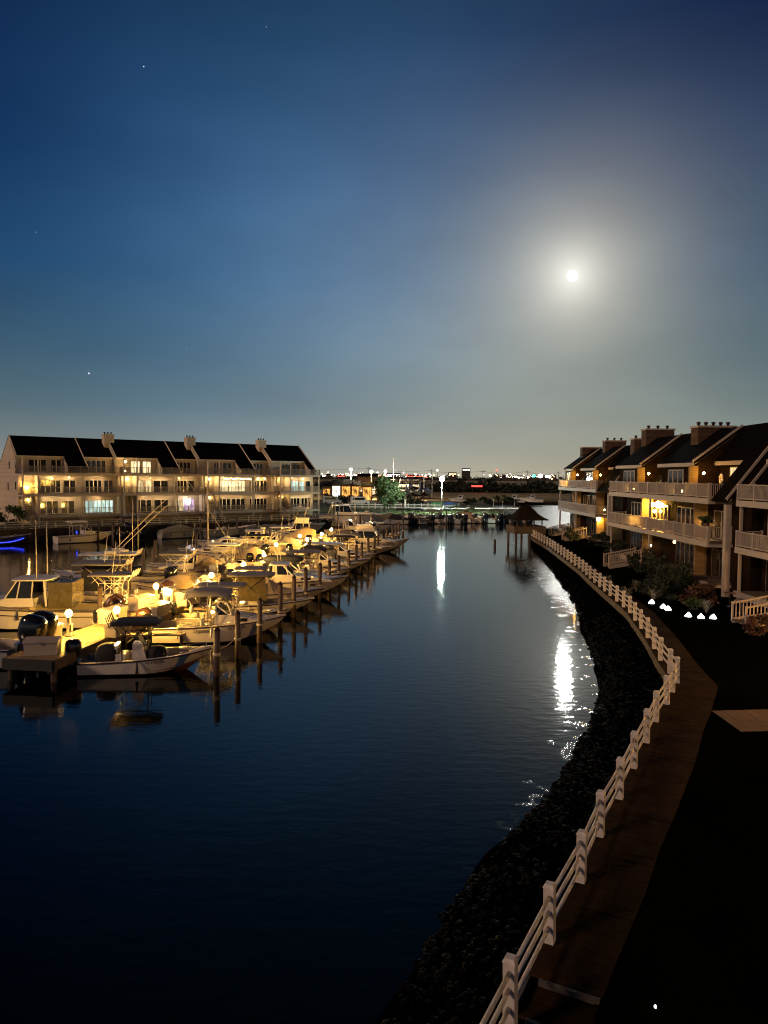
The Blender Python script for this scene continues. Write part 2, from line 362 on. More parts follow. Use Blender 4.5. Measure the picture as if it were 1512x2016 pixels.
# ------------------------------------------------------------------ water
def build_water():
    xs = [-900, -300, -100] + [-60 + 2 * i for i in range(28)] + [-4 + i for i in range(46)] + [46, 52, 60, 80, 120, 300, 900]
    ys = [-60, -20] + [-4 + i for i in range(130)] + [130, 136, 142, 150, 160, 180, 200, 230, 260, 320, 500, 1500]
    xs.sort(); ys.sort()
    mb = MB(); nx = len(xs); vs = [(x, y, 0) for y in ys for x in xs]
    mb.add(vs, [(j * nx + i, j * nx + i + 1, (j + 1) * nx + i + 1, (j + 1) * nx + i) for j in range(len(ys) - 1) for i in range(nx - 1)])
    m, nt, b = _new('night_water'); N, L = nt.nodes, nt.links
    b.inputs['Base Color'].default_value = (.0004, .0010, .0011, 1); b.inputs['IOR'].default_value = 1.33; b.inputs['Specular Tint'].default_value = (.35, .62, .50, 1)
    geo = N.new('ShaderNodeNewGeometry'); at = N.new('ShaderNodeAttribute'); at.attribute_name = 'shallow'
    mp = N.new('ShaderNodeMapping'); mp.inputs['Scale'].default_value = (.6, 1.2, 1); L.new(geo.outputs['Position'], mp.inputs[0])
    n1 = N.new('ShaderNodeTexNoise'); n1.inputs['Scale'].default_value = 2.2; n1.inputs['Detail'].default_value = 4; L.new(mp.outputs[0], n1.inputs['Vector'])
    n2 = N.new('ShaderNodeTexNoise'); n2.inputs['Scale'].default_value = 4.5; n2.inputs['Detail'].default_value = 6; n2.inputs['Roughness'].default_value = .7; L.new(geo.outputs['Position'], n2.inputs['Vector'])
    n3 = N.new('ShaderNodeTexNoise'); n3.inputs['Scale'].default_value = 1.1; n3.inputs['Detail'].default_value = 5; n3.inputs['Distortion'].default_value = .8; L.new(geo.outputs['Position'], n3.inputs['Vector'])
    # patches of ripple in the shallows
    ad = N.new('ShaderNodeMath'); ad.operation = 'MULTIPLY_ADD'; L.new(at.outputs['Fac'], ad.inputs[0]); ad.inputs[1].default_value = .26; L.new(n3.outputs['Fac'], ad.inputs[2])
    pm = N.new('ShaderNodeMapRange'); pm.inputs['From Min'].default_value = .64; pm.inputs['From Max'].default_value = .74; L.new(ad.outputs[0], pm.inputs['Value'])
    mu = N.new('ShaderNodeMath'); mu.operation = 'MULTIPLY'; L.new(pm.outputs[0], mu.inputs[0]); L.new(at.outputs['Fac'], mu.inputs[1])
    b1 = N.new('ShaderNodeBump'); b1.inputs['Strength'].default_value = .15; b1.inputs['Distance'].default_value = .05; L.new(n1.outputs['Fac'], b1.inputs['Height'])
    b2 = N.new('ShaderNodeBump'); b2.inputs['Distance'].default_value = .16; L.new(n2.outputs['Fac'], b2.inputs['Height']); mn = N.new('ShaderNodeMath'); mn.operation = 'MINIMUM'; L.new(mu.outputs[0], mn.inputs[0]); mn.inputs[1].default_value = .13; L.new(mn.outputs[0], b2.inputs['Strength'])
    ro = N.new('ShaderNodeMath'); ro.operation = 'MULTIPLY_ADD'; L.new(mu.outputs[0], ro.inputs[0]); ro.inputs[1].default_value = .07; ro.inputs[2].default_value = .05
    L.new(ro.outputs[0], b.inputs['Roughness'])
    L.new(b1.outputs[0], b2.inputs['Normal']); L.new(b2.outputs[0], b.inputs['Normal'])
    b.inputs['Roughness'].default_value = .035
    o = mb.build('water', m)
    a = o.data.attributes.new('shallow', 'FLOAT', 'POINT'); vals = []
    for x, y, z in vs:
        v = 0
        if y < 115:
            d = sx(y) - x
            wd = .9 + .5 * noise2(y * .3, 1, 4) + max(0, min(1, (y - 45) / 30)) * 2.4
            v = max(0, min(1, 1 - (d - .3) / wd)) if d > -3 else 0
            v *= .35 + 1.05 * max(0, min(1, (y - 46) / 12)) - .2 * max(0, min(1, (20 - y) / 8))
        if y > 118 and x > 24: v = 2.4
        vals.append(v)
    a.data.foreach_set('value', vals)
    return kind(o, 'structure')
build_water()

# ------------------------------------------------------------------ mud bank, lawns, far land
def build_bank():
    mb = MB(); ys = [-8 + .3 * i for i in range(61)] + [10.3 + .22 * i for i in range(160)] + [45.6 + .6 * i for i in range(96)]
    ts = [-.35, -.15, -.05, 0] + [.07 * i for i in range(1, 15)] + [1.0, 1.06]; nx = len(ts); vs = []
    for y in ys:
        a, b = sx(y), fx(y) + .35
        for t in ts:
            n = noise2(y * 1.6, t * 9) * .55 + noise2(y * 4, t * 26, 2) * .3 + noise2(y * 9, t * 55, 5) * .15
            x = a + (b - a) * t + (n - .5) * .5 * (1 - max(0, min(1, t))) - (.6 * (noise2(y * .35, 3, 9) - .5) * (1 - abs(t) if t < 1 else 0))
            z = (t * 3.0 if t < 0 else .95 * t ** .85) + (n - .5) * .28 * (1 if t < .95 else .1)
            vs.append((x, y, z))
    mb.add(vs, [(j * nx + i, j * nx + i + 1, (j + 1) * nx + i + 1, (j + 1) * nx + i) for j in range(len(ys) - 1) for i in range(nx - 1)])
    m = mat('wet_mud', (.0012, .0010, .0008), .8, var=.6, scale=2.5, bump=.9, bscale=9, spec=.0)
    kind(mb.build('mud_bank', m), 'structure')
    # shell and stone litter
    mb = MB()
    for _ in range(5200):
        y = rnd.uniform(4, 95) if rnd.random() < .4 else rnd.uniform(5, 45); a, b = sx(y), fx(y)
        t = min(.97, abs(rnd.gauss(0, .35))) if rnd.random() < .6 else rnd.random() * .97
        r = rnd.uniform(.018, .075) * (1.5 if t < .1 else 1); x = a + (b - a) * (t - .02); z = .95 * max(t, 0) ** .85
        mb.blob((x, y, z), (r * rnd.uniform(.7, 1.5), r * rnd.uniform(.7, 1.5), r * rnd.uniform(.4, .8)), 1, 6, 4, jit=.25)
    o = mb.build('bank_stones', mat('wet_stones', (.0024, .002, .0016), .55, var=.6, scale=3, spec=.03)); kind(o, 'stuff')
    tag(o, 'wet stones and shells strewn over the dark mud bank', 'stones')
build_bank()

def offs(y, d):
    e = .4; t = Vector((fx(y + e) - fx(y - e), 2 * e)).normalized(); n = Vector((t.y, -t.x))
    return Vector((fx(y), y)) + n * d
def sheet(name, poly, z, thick, m):
    return kind(MB().prism(poly, z - thick, z, 'z').build(name, m), 'structure')
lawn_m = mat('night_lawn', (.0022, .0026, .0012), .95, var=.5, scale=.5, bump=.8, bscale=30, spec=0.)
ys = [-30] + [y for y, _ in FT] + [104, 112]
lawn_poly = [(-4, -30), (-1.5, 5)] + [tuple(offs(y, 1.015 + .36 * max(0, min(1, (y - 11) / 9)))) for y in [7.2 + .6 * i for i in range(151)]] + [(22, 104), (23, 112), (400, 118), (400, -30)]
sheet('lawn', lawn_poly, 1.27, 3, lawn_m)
BH0 = Vector((-51, 93.3)); BD = Vector((.8, .6)).normalized(); BN = Vector((.6, -.8))
bh = lambda s, d=0: BH0 + BD * s + BN * d
far_m = mat('marsh_grass', (.26, .20, .08), .95, var=.5, scale=.03, bump=.5, bscale=.6, spec=.1)
q0, q1 = bh(-140), bh(50)
sheet('shore_ground', [q0, q1, (-6, 139), (4, 143.5), (26, 146), (30, 236), (20, 226), (-700, 226)], 1.5, 4, mat('shore_ground', (.05, .05, .03), .95, var=.4, scale=.2, spec=.1))
sheet('marsh', [(-900, 225.9), (20, 225.9), (30, 236.5), (70, 246), (900, 262), (1500, 3500), (-1500, 3500)], 1.46, 4, far_m)
sheet('far_bank_mud', [(30.2, 236), (70, 243.6), (900, 258), (900, 262.5), (70, 246.2), (30, 237)], .9, 2, mat('far_mud', (.02, .016, .012), .8, var=.4, scale=.5))
lg = mat('park_lawn', (.055, .085, .026), .95, var=.35, scale=.4, bump=.5, bscale=8, spec=.1)
sheet('park_lawn', [(-16, 150), (-5, 147), (24, 149), (25, 186), (-12, 186)], 1.56, .06, lg)

# ------------------------------------------------------------------ boardwalk, side path, fence
bwid = lambda y: 1.04 + .36 * max(0, min(1, (y - 11) / 9))
def build_boardwalk():
    mb = MB(); y = 7.2; k = 0
    while y < 97.5:
        st = .13; drop = sum(.17 for q in (9.1, 9.75, 10.4, 11.0) if y < q)
        a0, a1, b0, b1 = offs(y, -.12), offs(y, bwid(y)), offs(y + st, -.12), offs(y + st, bwid(y))
        g = .012; dz = rnd.uniform(-.006, .006); z = BZ - drop + dz
        if 27.0 < y < 28.6: z += .0
        d0 = (b0 - a0).normalized() * g; d1 = (b1 - a1).normalized() * g
        q = [a0 + d0, a1 + d1, b1, b0]
        mb.add([(p.x, p.y, z - .05) for p in q] + [(p.x, p.y, z) for p in q], [(0, 3, 2, 1), (4, 5, 6, 7), (0, 1, 5, 4), (1, 2, 6, 5), (2, 3, 7, 6), (3, 0, 4, 7)], 0)
        y += st * min(1, abs((b0 - a0).y) / max((b0 - a0).length, .01) + .15); k += 1
    # stringer below both edges and pale edge boards
    yy = [7.2 + .8 * i for i in range(114)]
    for d, w_, z0, z1, mi in ((-.10, .08, BZ - .42, BZ - .055, 1), (1.34, .08, BZ - .30, BZ - .055, 0)):
        for a, b in zip(yy, yy[1:]):
            if b < 11.1: continue
            p, q = (offs(a, d), offs(b, d)) if d < 0 else (offs(a, bwid(a) - .06), offs(b, bwid(b) - .06)); mb.beam((p.x, p.y, (z0 + z1) / 2), (q.x, q.y, (z0 + z1) / 2), w_, z1 - z0, mi)
    for q in (9.75, 10.4, 11.0):      # pale nosing of the steps
        p0, p1 = offs(q + .02, .1), offs(q + .02, bwid(q) - .02); zt = BZ - sum(.17 for t in (9.1, 9.75, 10.4, 11.0) if q + .05 < t)
        mb.beam((p0.x, p0.y, zt - .03), (p1.x, p1.y, zt - .03), .06, .09, 2)
    wood = mat('boardwalk_planks', (.026, .0145, .0062), .85, var=.55, scale=1.3, bump=.3, bscale=18, spec=.02)
    kind(mb.build('boardwalk', [wood, mat('edge_board', (.085, .062, .036), .7, var=.4, scale=1.5), mat('step_nosing', (.06, .05, .038), .7, var=.4, scale=3)]), 'structure')
build_boardwalk()
pm = MB()
for i in range(56):      # plank path leading off to the terrace
    x0 = 10.98 + i * .36
    pm.box(x0 + .008, x0 + .352, 22.3 + (i * .04), 24.3 + (i * .04), 1.22, 1.285 + rnd.uniform(-.004, .004))
kind(pm.build('path', mat('path_planks', (.085, .042, .02), .75, var=.4, scale=1.4, bump=.3, bscale=10)), 'structure')

def build_fence():
    r = thing('fence', 'white post and rail fence along the curving boardwalk above the mud bank', 'fence', (0, 0, 0))
    ys = [8.2] + [y for y, _ in FT if y < 53]
    y = ys[-1]
    while y < 96:
        y += 2.1; ys.append(y)
    pts = [Vector((fx(q), q)) for q in ys]
    for i, p in enumerate(pts):
        t = (pts[min(i + 1, len(pts) - 1)] - pts[max(i - 1, 0)]); a = math.atan2(t.y, t.x)
        mb = MB(); s = .085; drop = -.6 if p.y < 11.1 else 0
        mb.box(-s, s, -s, s, drop - .35, .93); mb.taper(-s - .012, s + .012, -s - .012, s + .012, .93, .985, .03, .03, .03)
        o = mb.build('post', M['fence'], r, False, (p.x, p.y, BZ)); o.rotation_euler = (rnd.gauss(0, .012), rnd.gauss(0, .012), a)
    for h in (.28, .55, .80):
        mb = MB()
        for p, q in zip(pts, pts[1:]):
            d = (q - p).normalized() * .085
            mb.path([(p.x + d.x, p.y + d.y, BZ + h + rnd.uniform(-.008, .008)), (q.x - d.x, q.y - d.y, BZ + h + rnd.uniform(-.008, .008))], .036, 8)
        mb.build('rail', M['fence'], r, True)
build_fence()

# ------------------------------------------------------------------ row houses
def rail_run(mb, p0, p1, z, h=1.02, pitch=.13, post=2.0, bal=.017):
    p0, p1 = Vector(p0), Vector(p1); d = p1 - p0; n = max(1, round(d.length / post))
    for i in range(n + 1):
        q = p0 + d * i / n; mb.box(q.x - .055, q.x + .055, q.y - .055, q.y + .055, z - .02, z + h + .06)
    u = d.normalized()
    for i in range(n):
        a = p0 + d * i / n + u * .056; b = p0 + d * (i + 1) / n - u * .056
        mb.beam((a.x, a.y, z + h - .03), (b.x, b.y, z + h - .03), .11, .06); mb.beam((a.x, a.y, z + .13), (b.x, b.y, z + .13), .07, .06)
        k = int((b - a).length / pitch)
        for j in range(1, k):
            q = a + (b - a) * j / k; mb.box(q.x - bal, q.x + bal, q.y - bal, q.y + bal, z + .16, z + h - .06)

def window(house, u0, u1, v, z0, z1, n, lit=None, fm='cream', label=None):
    """sliding doors in a wall facing -v: a frame with its own panes"""
    mb = MB(); t = .07; v1 = v - .06
    mb.box(u0, u1, v1, v - .004, z0, z0 + t); mb.box(u0, u1, v1, v - .004, z1 - t, z1)
    for i in range(n + 1):
        u = u0 + (u1 - u0) * i / n; ww = t if 0 < i < n else t * 1.2
        mb.box(max(u0, u - ww), min(u1, u + ww), v1 - .004, v - .006, z0 + t, z1 - t)
    fr = mb.build('window', M[fm], house)
    MB().box(u0 + .03, u1 - .03, v - .035, v - .012, z0 + .03, z1 - .03).build('pane', G[lit] if lit else M['glass'], fr)
    if label: fr['label'] = label
    return fr

def house(name, label, loc, rz, L_, c):
    h = thing(name, label, 'house', loc, rz, c['group'])
    z1, z2, z3 = c['zs']; zg = c['zg']; dd = c['dd']; vr, zr = c['ridge']; ve, ze = c['eave']; vb = c['vback']; zb = z3 + .2
    sl = (zr - ze) / (vr - ve); zh = z3 + c['head']; vh = ve + (zh - ze) / sl; wm = M[c['wall']]
    main = c.get('main', (0, L_))
    mb = MB(); mb.prism([(dd, zg - 1.2), (dd, z3 - .06), (vb, z3 - .06), (vb, zg - 1.2)], 0, L_, 'x')
    for u in (0, L_):       # gable ends
        a, b = (u, u + .16) if u == 0 else (u - .16, u)
        open_ = c['iv'][0][2] if u == 0 else c['iv'][-1][2]
        if open_ == 'recess': pr = [(vh + .3, z3 - .05), (vh + .3, zh), (vr, zr - .02), (vb, zb), (vb, z3 - .05)]
        elif open_ == 'dormer': pr = [(c['vd'], z3 - .05), (c['vd'], zh), (vr, zr - .02), (vb, zb), (vb, z3 - .05)]
        else: pr = [(ve, z3 - .05), (ve, ze - .02), (vr, zr - .02), (vb, zb), (vb, z3 - .05)]
        mb.prism(pr, a, b, 'x')
    vd = c.get('vd', 1)
    for ua, ub, ty in c['iv']:
        if ty == 'recess':
            mb.box(ua + .12, ub - .12, vh + .22, vh + .4, z3 - .04, zh - .03)
            for u in (ua, ub - .12):
                if .01 < u < L_ - .2: mb.prism([(ve, z3 - .05), (ve, ze - .03), (vh, zh - .03), (vh + .4, zh - .03), (vh + .4, z3 - .05)], u, u + .118, 'x')
        if ty == 'dormer':
            mb.box(ua + .01, ub - .01, vd, vd + .14, z3 - .04, zh - .02)
            for u in (ua, ub - .13): mb.prism([(vd + .002, z3 - .05), (vd + .002, zh - .02), (vr, zr - .04), (vr, z3 - .05)], u, u + .128, 'x')
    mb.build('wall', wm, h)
    mb = MB()
    zbk = zr - (vb + .3 - vr) * (zr - zb) / (vb - vr)
    for ua, ub, ty in c['iv']:
        if ty == 'slope': s0, zz = ve - .25, ze - .25 * sl
        elif ty == 'recess': s0, zz = vh - .12, zh - .12 * sl
        else: s0, zz = vd - .32, zh - .32 * (zr - zh) / (vr - vd)
        mb.prism([(s0, zz), (vr, zr), (vb + .3, zbk), (vb + .3, zbk + .2), (vr, zr + .22), (s0, zz + .2)], ua, ub, 'x')
        if ty != 'slope': MB().box(ua - .02, ub + .02, s0 - .06, s0 - .004, zz - .12, zz + .16).build('fascia', M[c['trim']], h)       # header fascia
    for u, ty in c['rakes']:   # pale boards along roof edges
        s0, zz = {'slope': (ve - .27, ze - .27 * sl), 'recess': (vh - .14, zh - .14 * sl), 'dormer': (vd - .34, zh - .34 * (zr - zh) / (vr - vd))}[ty]
        MB().beam((u, s0, zz + .17), (u, vr, zr + .19), .10, .34).build('rake_board', M[c['trim']], h)
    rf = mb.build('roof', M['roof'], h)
    for u, v, su, sv, top, caps in c['chim']:
        mb = MB(); zt = top; mb.box(u, u + su, v, v + sv, zr - 4.2 if c.get('lowchim') else zr - 2.2, zt)
        ch = mb.build('chimney', M[c['chimw']], rf)
        mb = MB(); mb.box(u - .08, u + su + .08, v - .08, v + sv + .08, zt + .002, zt + .16); mb.build('coping', M[c['trim']], ch)
        for i in range(caps):
            f = (i + .5) / caps
            cu, cv = (u + su * f, v + sv * .5) if su > sv else (u + su * .5, v + sv * f)
            mb = MB(); mb.lathe([(.11, .16), (.11, .34), (.16, .36), (.16, .46), (.02, .5)], 10, (cu, cv, zt)); mb.build('flue', M['rub'], ch, True)
    # decks with fascia
    for lv, z in enumerate(c['zs']):
        for ua, ub in c['decks'][lv]:
            back = dd if lv < 2 else vh + .21
            mb = MB(); mb.box(ua, ub, .14, back - .003, z - .16, z, 0)
            mb.box(ua - .03, ub + .03, 0, .14, z - .36, z + .02, 1)
            for u in (ua - .03, ub - .03):
                mb.box(u, u + .06, .14, dd - .004, z - .36, z - .163, 1)
            mb.build('deck', [M['plank'], M[c['trim']]], h)
        for ua, ub in c['rails'][lv]:
            mb = MB(); rail_run(mb, (ua + .06, .07), (ub - .06, .07), z)
            if lv or c.get('endrail'):
                for u in ((ua + .06,) if abs(ua - main[0]) < .3 else ()) + ((ub - .06,) if abs(ub - main[1]) < .3 else ()):
                    rail_run(mb, (u, .2), (u, dd - .1), z)
            mb.build('railing', M['rail'], h)
    for u, s, za, zt in c['posts']:
        MB().box(u - s / 2, u + s / 2, .142, .142 + s, za, zt).build('post', M[c['trim']], h)
    for u, v0, v1, za, zt in c.get('fins', ()):
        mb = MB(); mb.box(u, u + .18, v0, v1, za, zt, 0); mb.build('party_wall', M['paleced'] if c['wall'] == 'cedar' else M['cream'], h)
    for wv in c['win']: window(h, *wv)
    for l in c['lamps']:
        u, v, z, g, r = l[:5]
        mb = MB(); mb.blob((u, v, z), (r, r, r * 1.15), 1, 10, 6); lp = mb.build('wall_lamp', G[g], h, True)
        mb = MB(); mb.lathe([(.02, r * 1.2), (r * .7, r * 1.16), (r * .25, r * 1.6), (.03, r * 2.2)], 8, (u, v, z)); mb.build('bracket', M['blackpipe'], lp)
    for u, z in c.get('soffit_fill', ()):
        MB().lathe([(.11, -.03), (.12, -.012)], 14, (u, 1.15, z)).build('added_ceiling_light', G['soffit_fill'], h)  # unseen disc added under the deck to brighten the facade
    for u, w_, v0, v1, za, zt, n in c.get('stairs', ()):     # flight of steps with two sloping railings, from (v0, zt) down to (v1, za)
        mb = MB()
        for i in range(n):
            f = (i + .5) / n; v = v0 + (v1 - v0) * f; z = zt + (za - zt) * (i + 1) / (n + 1); dv = abs(v1 - v0) / n
            mb.box(u + .04, u + w_ - .04, v - dv * .6, v + dv * .6, z - .05, z)
        st = mb.build('stairs', M['plank'], h)
        for x in (u, u + w_):
            mb = MB(); mb.beam((x, v0, zt - .12), (x, v1, za + .05), .07, .28)
            mb.beam((x, v0, zt + .95), (x, v1, za + .95 + .05), .09, .09)
            k = max(3, int(abs(v1 - v0) / .19))
            for j in range(k + 1):
                f = j / k; v = v0 + (v1 - v0) * f; z = zt + (za - zt) * f; s = .05 if j in (0, k) else .022
                mb.box(x - s, x + s, v - s, v + s, z, z + (1.08 if s > .03 else .93))
            mb.build('handrail', M['rail'], st)
    return h

# --- pale row house across the marina: four stepped blocks
LA = math.radians(40.8); LU = Vector((math.cos(LA), math.sin(LA))); LV = Vector((-math.sin(LA), math.cos(LA)))
L0 = Vector((-52.3, 107.0)); SC = 1.08
Z1, Z2, Z3, ZG = 2.75, 5.92, 9.02, 1.5
def left_block(k, u_abs, L_, split, label, wins, lamps, name='row_house', last=False):
    o = L0 + LU * u_abs + LV * (-1.0 * k)
    a = split; iv = [(0, a - 1.6, 'recess'), (a - 1.6, a + 1.3, 'slope'), (a + 1.3, L_, 'recess')] if not last else [(0, L_ - 1.2, 'recess'), (L_ - 1.2, L_, 'slope')]
    posts = []
    for u in ([.1, 2.2, a - .1, a + .3, L_ - .12] if not last else [.1, 2.2, L_ - .12]):
        posts += [(u, .2, ZG, Z1 - .37), (u, .2, Z1 + .002, Z2 - .37), (u, .2, Z2 + .002, Z3 - .37)]
    posts += [(.1, .2, Z3 + .002, Z3 + 2.25), (2.2, .14, Z3 + .002, Z3 + 2.3)]
    st = [(.55, 1.25, 1.75, -1.7, ZG + .05, Z1, 8), (.45, 1.1, 2.3, .35, Z1 + .05, Z2 - .3, 10)]
    c = dict(group='pale row houses across the marina', zs=(Z1, Z2, Z3), zg=ZG, dd=2.3, ridge=(7.2, 14.45), eave=(1.5, Z3 + .85), head=2.5, vback=14, wall='siding', trim='cream', chimw='siding', soffit_fill=[(u_, z_ - .16) for z_ in (Z2, Z3) for u_ in ((4.2, 7.0, 11.3) if not last else (4.2, 6.8))] + [(1.1, Z3 - .16)],
             iv=iv, rakes=[(.05, 'recess'), (a + 1.25 if not last else L_ - .06, 'slope')] + ([(L_ - .06, 'slope')] if last else []),
             chim=([(-.7, 6.4, 1.6, 1.1, 15.25, 3)] if k else []), decks=[[(0, L_)], [(0, L_)], [(0, L_)]],
             rails=[[(2.3, a), (a + .3, L_ - 1.2)] if not last else [(2.3, L_)], [(0, L_)], [(0, L_)]], posts=posts, win=wins, lamps=lamps, stairs=st, fins=[(2.25, .36, 2.297, ZG, Z1 - .17), (2.25, .36, 2.297, Z1 + .003, Z2 - .17), (2.25, .36, 2.297, Z2 + .003, Z3 - .17)], main=(0, L_ if last else L_ + 9))
    return house(name, label, (o.x, o.y, 0), LA, L_, c)
def row(z, spans, v=2.3, h=2.05):
    return [(a, b, v, z + .08, z + h, n, lit) for a, b, n, lit in spans]
VH = 1.5 + 1.65 / .8096 + .22
b1 = row(Z3, [(1.8, 4.4, 3, None), (5, 6.6, 2, None), (10.3, 13.4, 4, None)], VH) + row(Z2, [(3, 6, 4, None), (6.4, 8.2, 2, None), (9.6, 12.2, 4, None), (12.5, 14, 2, None)]) + \
     row(Z1, [(3, 5.6, 3, None), (6, 8, 2, None), (9.5, 14, 7, 'cool')])
b2 = row(Z3, [(2.6, 4.1, 3, 'hot'), (4.5, 6, 2, 'hot'), (10.3, 13, 4, None)], VH) + row(Z2, [(2.5, 4, 3, 'warm'), (4.4, 5.4, 1, 'warm'), (5.7, 8.3, 2, None), (9.2, 11.6, 4, None), (11.8, 13, 1, None)]) + \
     row(Z1, [(2.6, 5.4, 3, None), (5.8, 8.3, 2, None), (9.3, 11, 2, 'warm'), (11, 13, 2, 'pink')])
b3 = row(Z3, [(3.0, 4.4, 3, None), (4.7, 6.4, 2, None), (10.1, 12.8, 4, None)], VH) + row(Z2, [(3.0, 8.3, 8, 'hot'), (9.3, 11.2, 4, None), (11.4, 12.8, 2, None)]) + \
     row(Z1, [(3, 5.4, 3, None), (5.6, 8.3, 3, None), (9.2, 12.8, 5, None)])
b4 = row(Z3, [(2.6, 4.6, 3, None), (4.9, 6.6, 2, None)], VH) + row(Z2, [(2.7, 5.2, 4, 'cool'), (5.5, 6.6, 1, 'cool'), (6.8, 8, 1, None)]) + row(Z1, [(2.7, 5.6, 4, None), (5.9, 8, 3, None)])
lam = lambda *q: [(u, v, z, g, r) for u, v, z, g, r in q]
left_block(0, 0, 14.5, 8.5, 'pale row house at the near end, with broad gable and blue-white lit ground floor', b1, lam((1.1, 1.9, Z2 + .9, 'amber', .16), (1.2, 1.8, Z1 + 2.3, 'porch', .11), (4.6, 1.9, Z2 + 2.3, 'porchs', .08), (1.1, 1.5, ZG + .85, 'porchs', .09), (7, 1.6, Z2 + 2.4, 'porchs', .07)))
left_block(1, 14.5, 13.9, 8.6, 'pale row house with brightly lit top floor windows and violet lit room', b2, lam((1.0, 2.0, Z3 + 1.9, 'porch', .13), (1.2, 1.8, Z2 + 2.3, 'porch', .14), (.9, 2.0, Z3 + .4, 'porchs', .09), (11.6, 1.8, Z1 + 1.6, 'tv', .42), (5, 1.7, Z2 + 2.4, 'porchs', .06), (10, 1.7, Z2 + 2.4, 'porchs', .06)))
h3 = left_block(2, 28.4, 13.7, 8.6, 'pale row house with string lights over its brilliantly lit middle balcony', b3, lam((1.2, 1.8, Z2 + 2.3, 'porch', .13), (1.1, 1.8, Z1 + 2.3, 'porch', .13), (10.6, 1.7, Z2 + 2.4, 'porchs', .09), (12, 1.7, Z2 + 2.4, 'porchs', .09), (6, .3, Z3 + .35, 'porchs', .07)))
for i in range(22):
    MB().blob((3.2 + i * .245, .55, Z2 + 2.42 - .1 * math.sin(math.pi * (i % 6) / 5)), (.055, .055, .07), 1, 8, 5).build('light_bulb', G['string'], h3, True)
left_block(3, 42.1, 8.6, 8, 'pale row house at the far end of the row, greenish lit middle floor', b4, lam((1.1, 1.8, Z2 + 2.3, 'porchs', .12), (1.1, 1.8, Z1 + 2.3, 'porch', .13), (6, 1.8, Z2 + 2.4, 'porchs', .08)), last=True)
# narrow windows in the near gable of the row
def gable_windows():
    hh = [o for o in bpy.data.objects if o.get('label', '').startswith('pale row house at the near end')][0]
    for v, z in ((3.1, Z3 + .5), (6.4, Z3 + .5), (3.1, Z2 + .5), (7.2, Z2 + .3), (3.1, Z1 + .2)):
        mb = MB(); mb.box(-.05, -.004, v, v + .75, z, z + 1.4); fr = mb.build('window', M['cream'], hh)
        MB().box(-.07, -.052, v + .12, v + .63, z + .12, z + 1.28).build('pane', M['glass'], fr)
gable_windows()

# --- cedar houses along the boardwalk
ZR1, ZR2, ZR3, ZRG = 1.95, 4.72, 7.65, 1.35
def right_block(label, X, Y, L_, iv, decks, fins, wins, lamps, chim, stairs, posts, rakes, rails=None):
    c = dict(group='cedar houses along the boardwalk', zs=(ZR1, ZR2, ZR3), zg=ZRG, dd=1.75, ridge=(4.2, 12.65), eave=(.45, ZR3 + .15), head=2.6, vback=11, vd=.95, wall='cedar', trim='rail', chimw='chim',
             iv=iv, rakes=rakes, chim=chim, decks=[decks, decks, decks], rails=[[], rails or decks, rails or decks], posts=posts, fins=fins, win=wins, lamps=lamps, stairs=stairs, lowchim=1, main=(decks[0][0], decks[-1][1]))
    return house('row_house', label, (X, Y, 0), R(-90), L_, c)
def fin3(u):
    return [(u, .9, 1.747, ZRG, ZR1 - .17), (u, .9, 1.747, ZR1 + .003, ZR2 - .17), (u, .75, 1.747, ZR2 + .003, ZR3 - .17), (u, .3, .947, ZR3 + .003, ZR3 + 2.3)]
def pst(u, s=.2): return [(u, s, ZRG, ZR1 - .37), (u, s, ZR1 + .003, ZR2 - .37), (u, s, ZR2 + .003, ZR3 - .37)]
rv = .45 + 2.45 / 1.293 + .21
wr = lambda z, u0, u1, n, lit=None, v=1.75: (u0, u1, v, z + .06, z + 2.05, n, lit, 'pile' if z < 2.5 else 'rail')  # ground floor frames coloured darker to stand for the shade there
right_block('cedar house farthest down the boardwalk, by the thatched pavilion', 24.6, 104.5, 23,
    [(0, 5.5, 'dormer'), (5.5, 8, 'recess'), (8, 9.5, 'slope'), (9.5, 16, 'dormer'), (16, 18.2, 'recess'), (18.2, 23, 'slope')], [(0, 18.4)],
    fin3(5.4) + fin3(15.9), [wr(ZR3, 1, 4, 3, None, .95), wr(ZR3, 11, 14, 3, None, .95), wr(ZR2, 1, 4.5, 4), wr(ZR2, 7, 10, 3), wr(ZR2, 11, 14, 3), wr(ZR1, 1, 4, 3), wr(ZR1, 11, 14, 3), wr(ZR3, 6, 7.8, 2, None, rv), wr(ZR3, 16.3, 18, 2, None, rv)],
    [(5.0, .6, ZR3 + 1.35, 'amber', .2), (6.4, 1.0, ZR3 + 1.7, 'amber', .085), (2.4, .6, ZR3 + .75, 'porchs', .22), (16.9, 1.0, ZR3 + 1.7, 'amber', .085), (6.6, 1.5, ZR2 + .6, 'porch', .09), (17.0, 1.5, ZR2 + .5, 'porch', .08), (16.4, 1.0, ZR1 + 2.15, 'amber', .22), (16.9, 1.4, ZR1 + .4, 'porchs', .1)],
    [(.6, 2.8, 1.3, 2.6, 13.1, 0), (9.5, 3.3, 1.3, 2.6, 13.6, 3), (20.6, 3.2, 1.3, 1.5, 13.3, 2)], [(6.2, 1.4, 0, -2.6, ZRG, ZR1, 4), (13.5, 1.4, 0, -2.6, ZRG, ZR1, 4)],
    pst(.3) + pst(8.8) + [(22.75, .34, ZRG, ZR3 - .3)], [(5.44, 'dormer'), (15.94, 'dormer'), (22.95, 'slope'), (9.45, 'slope')])
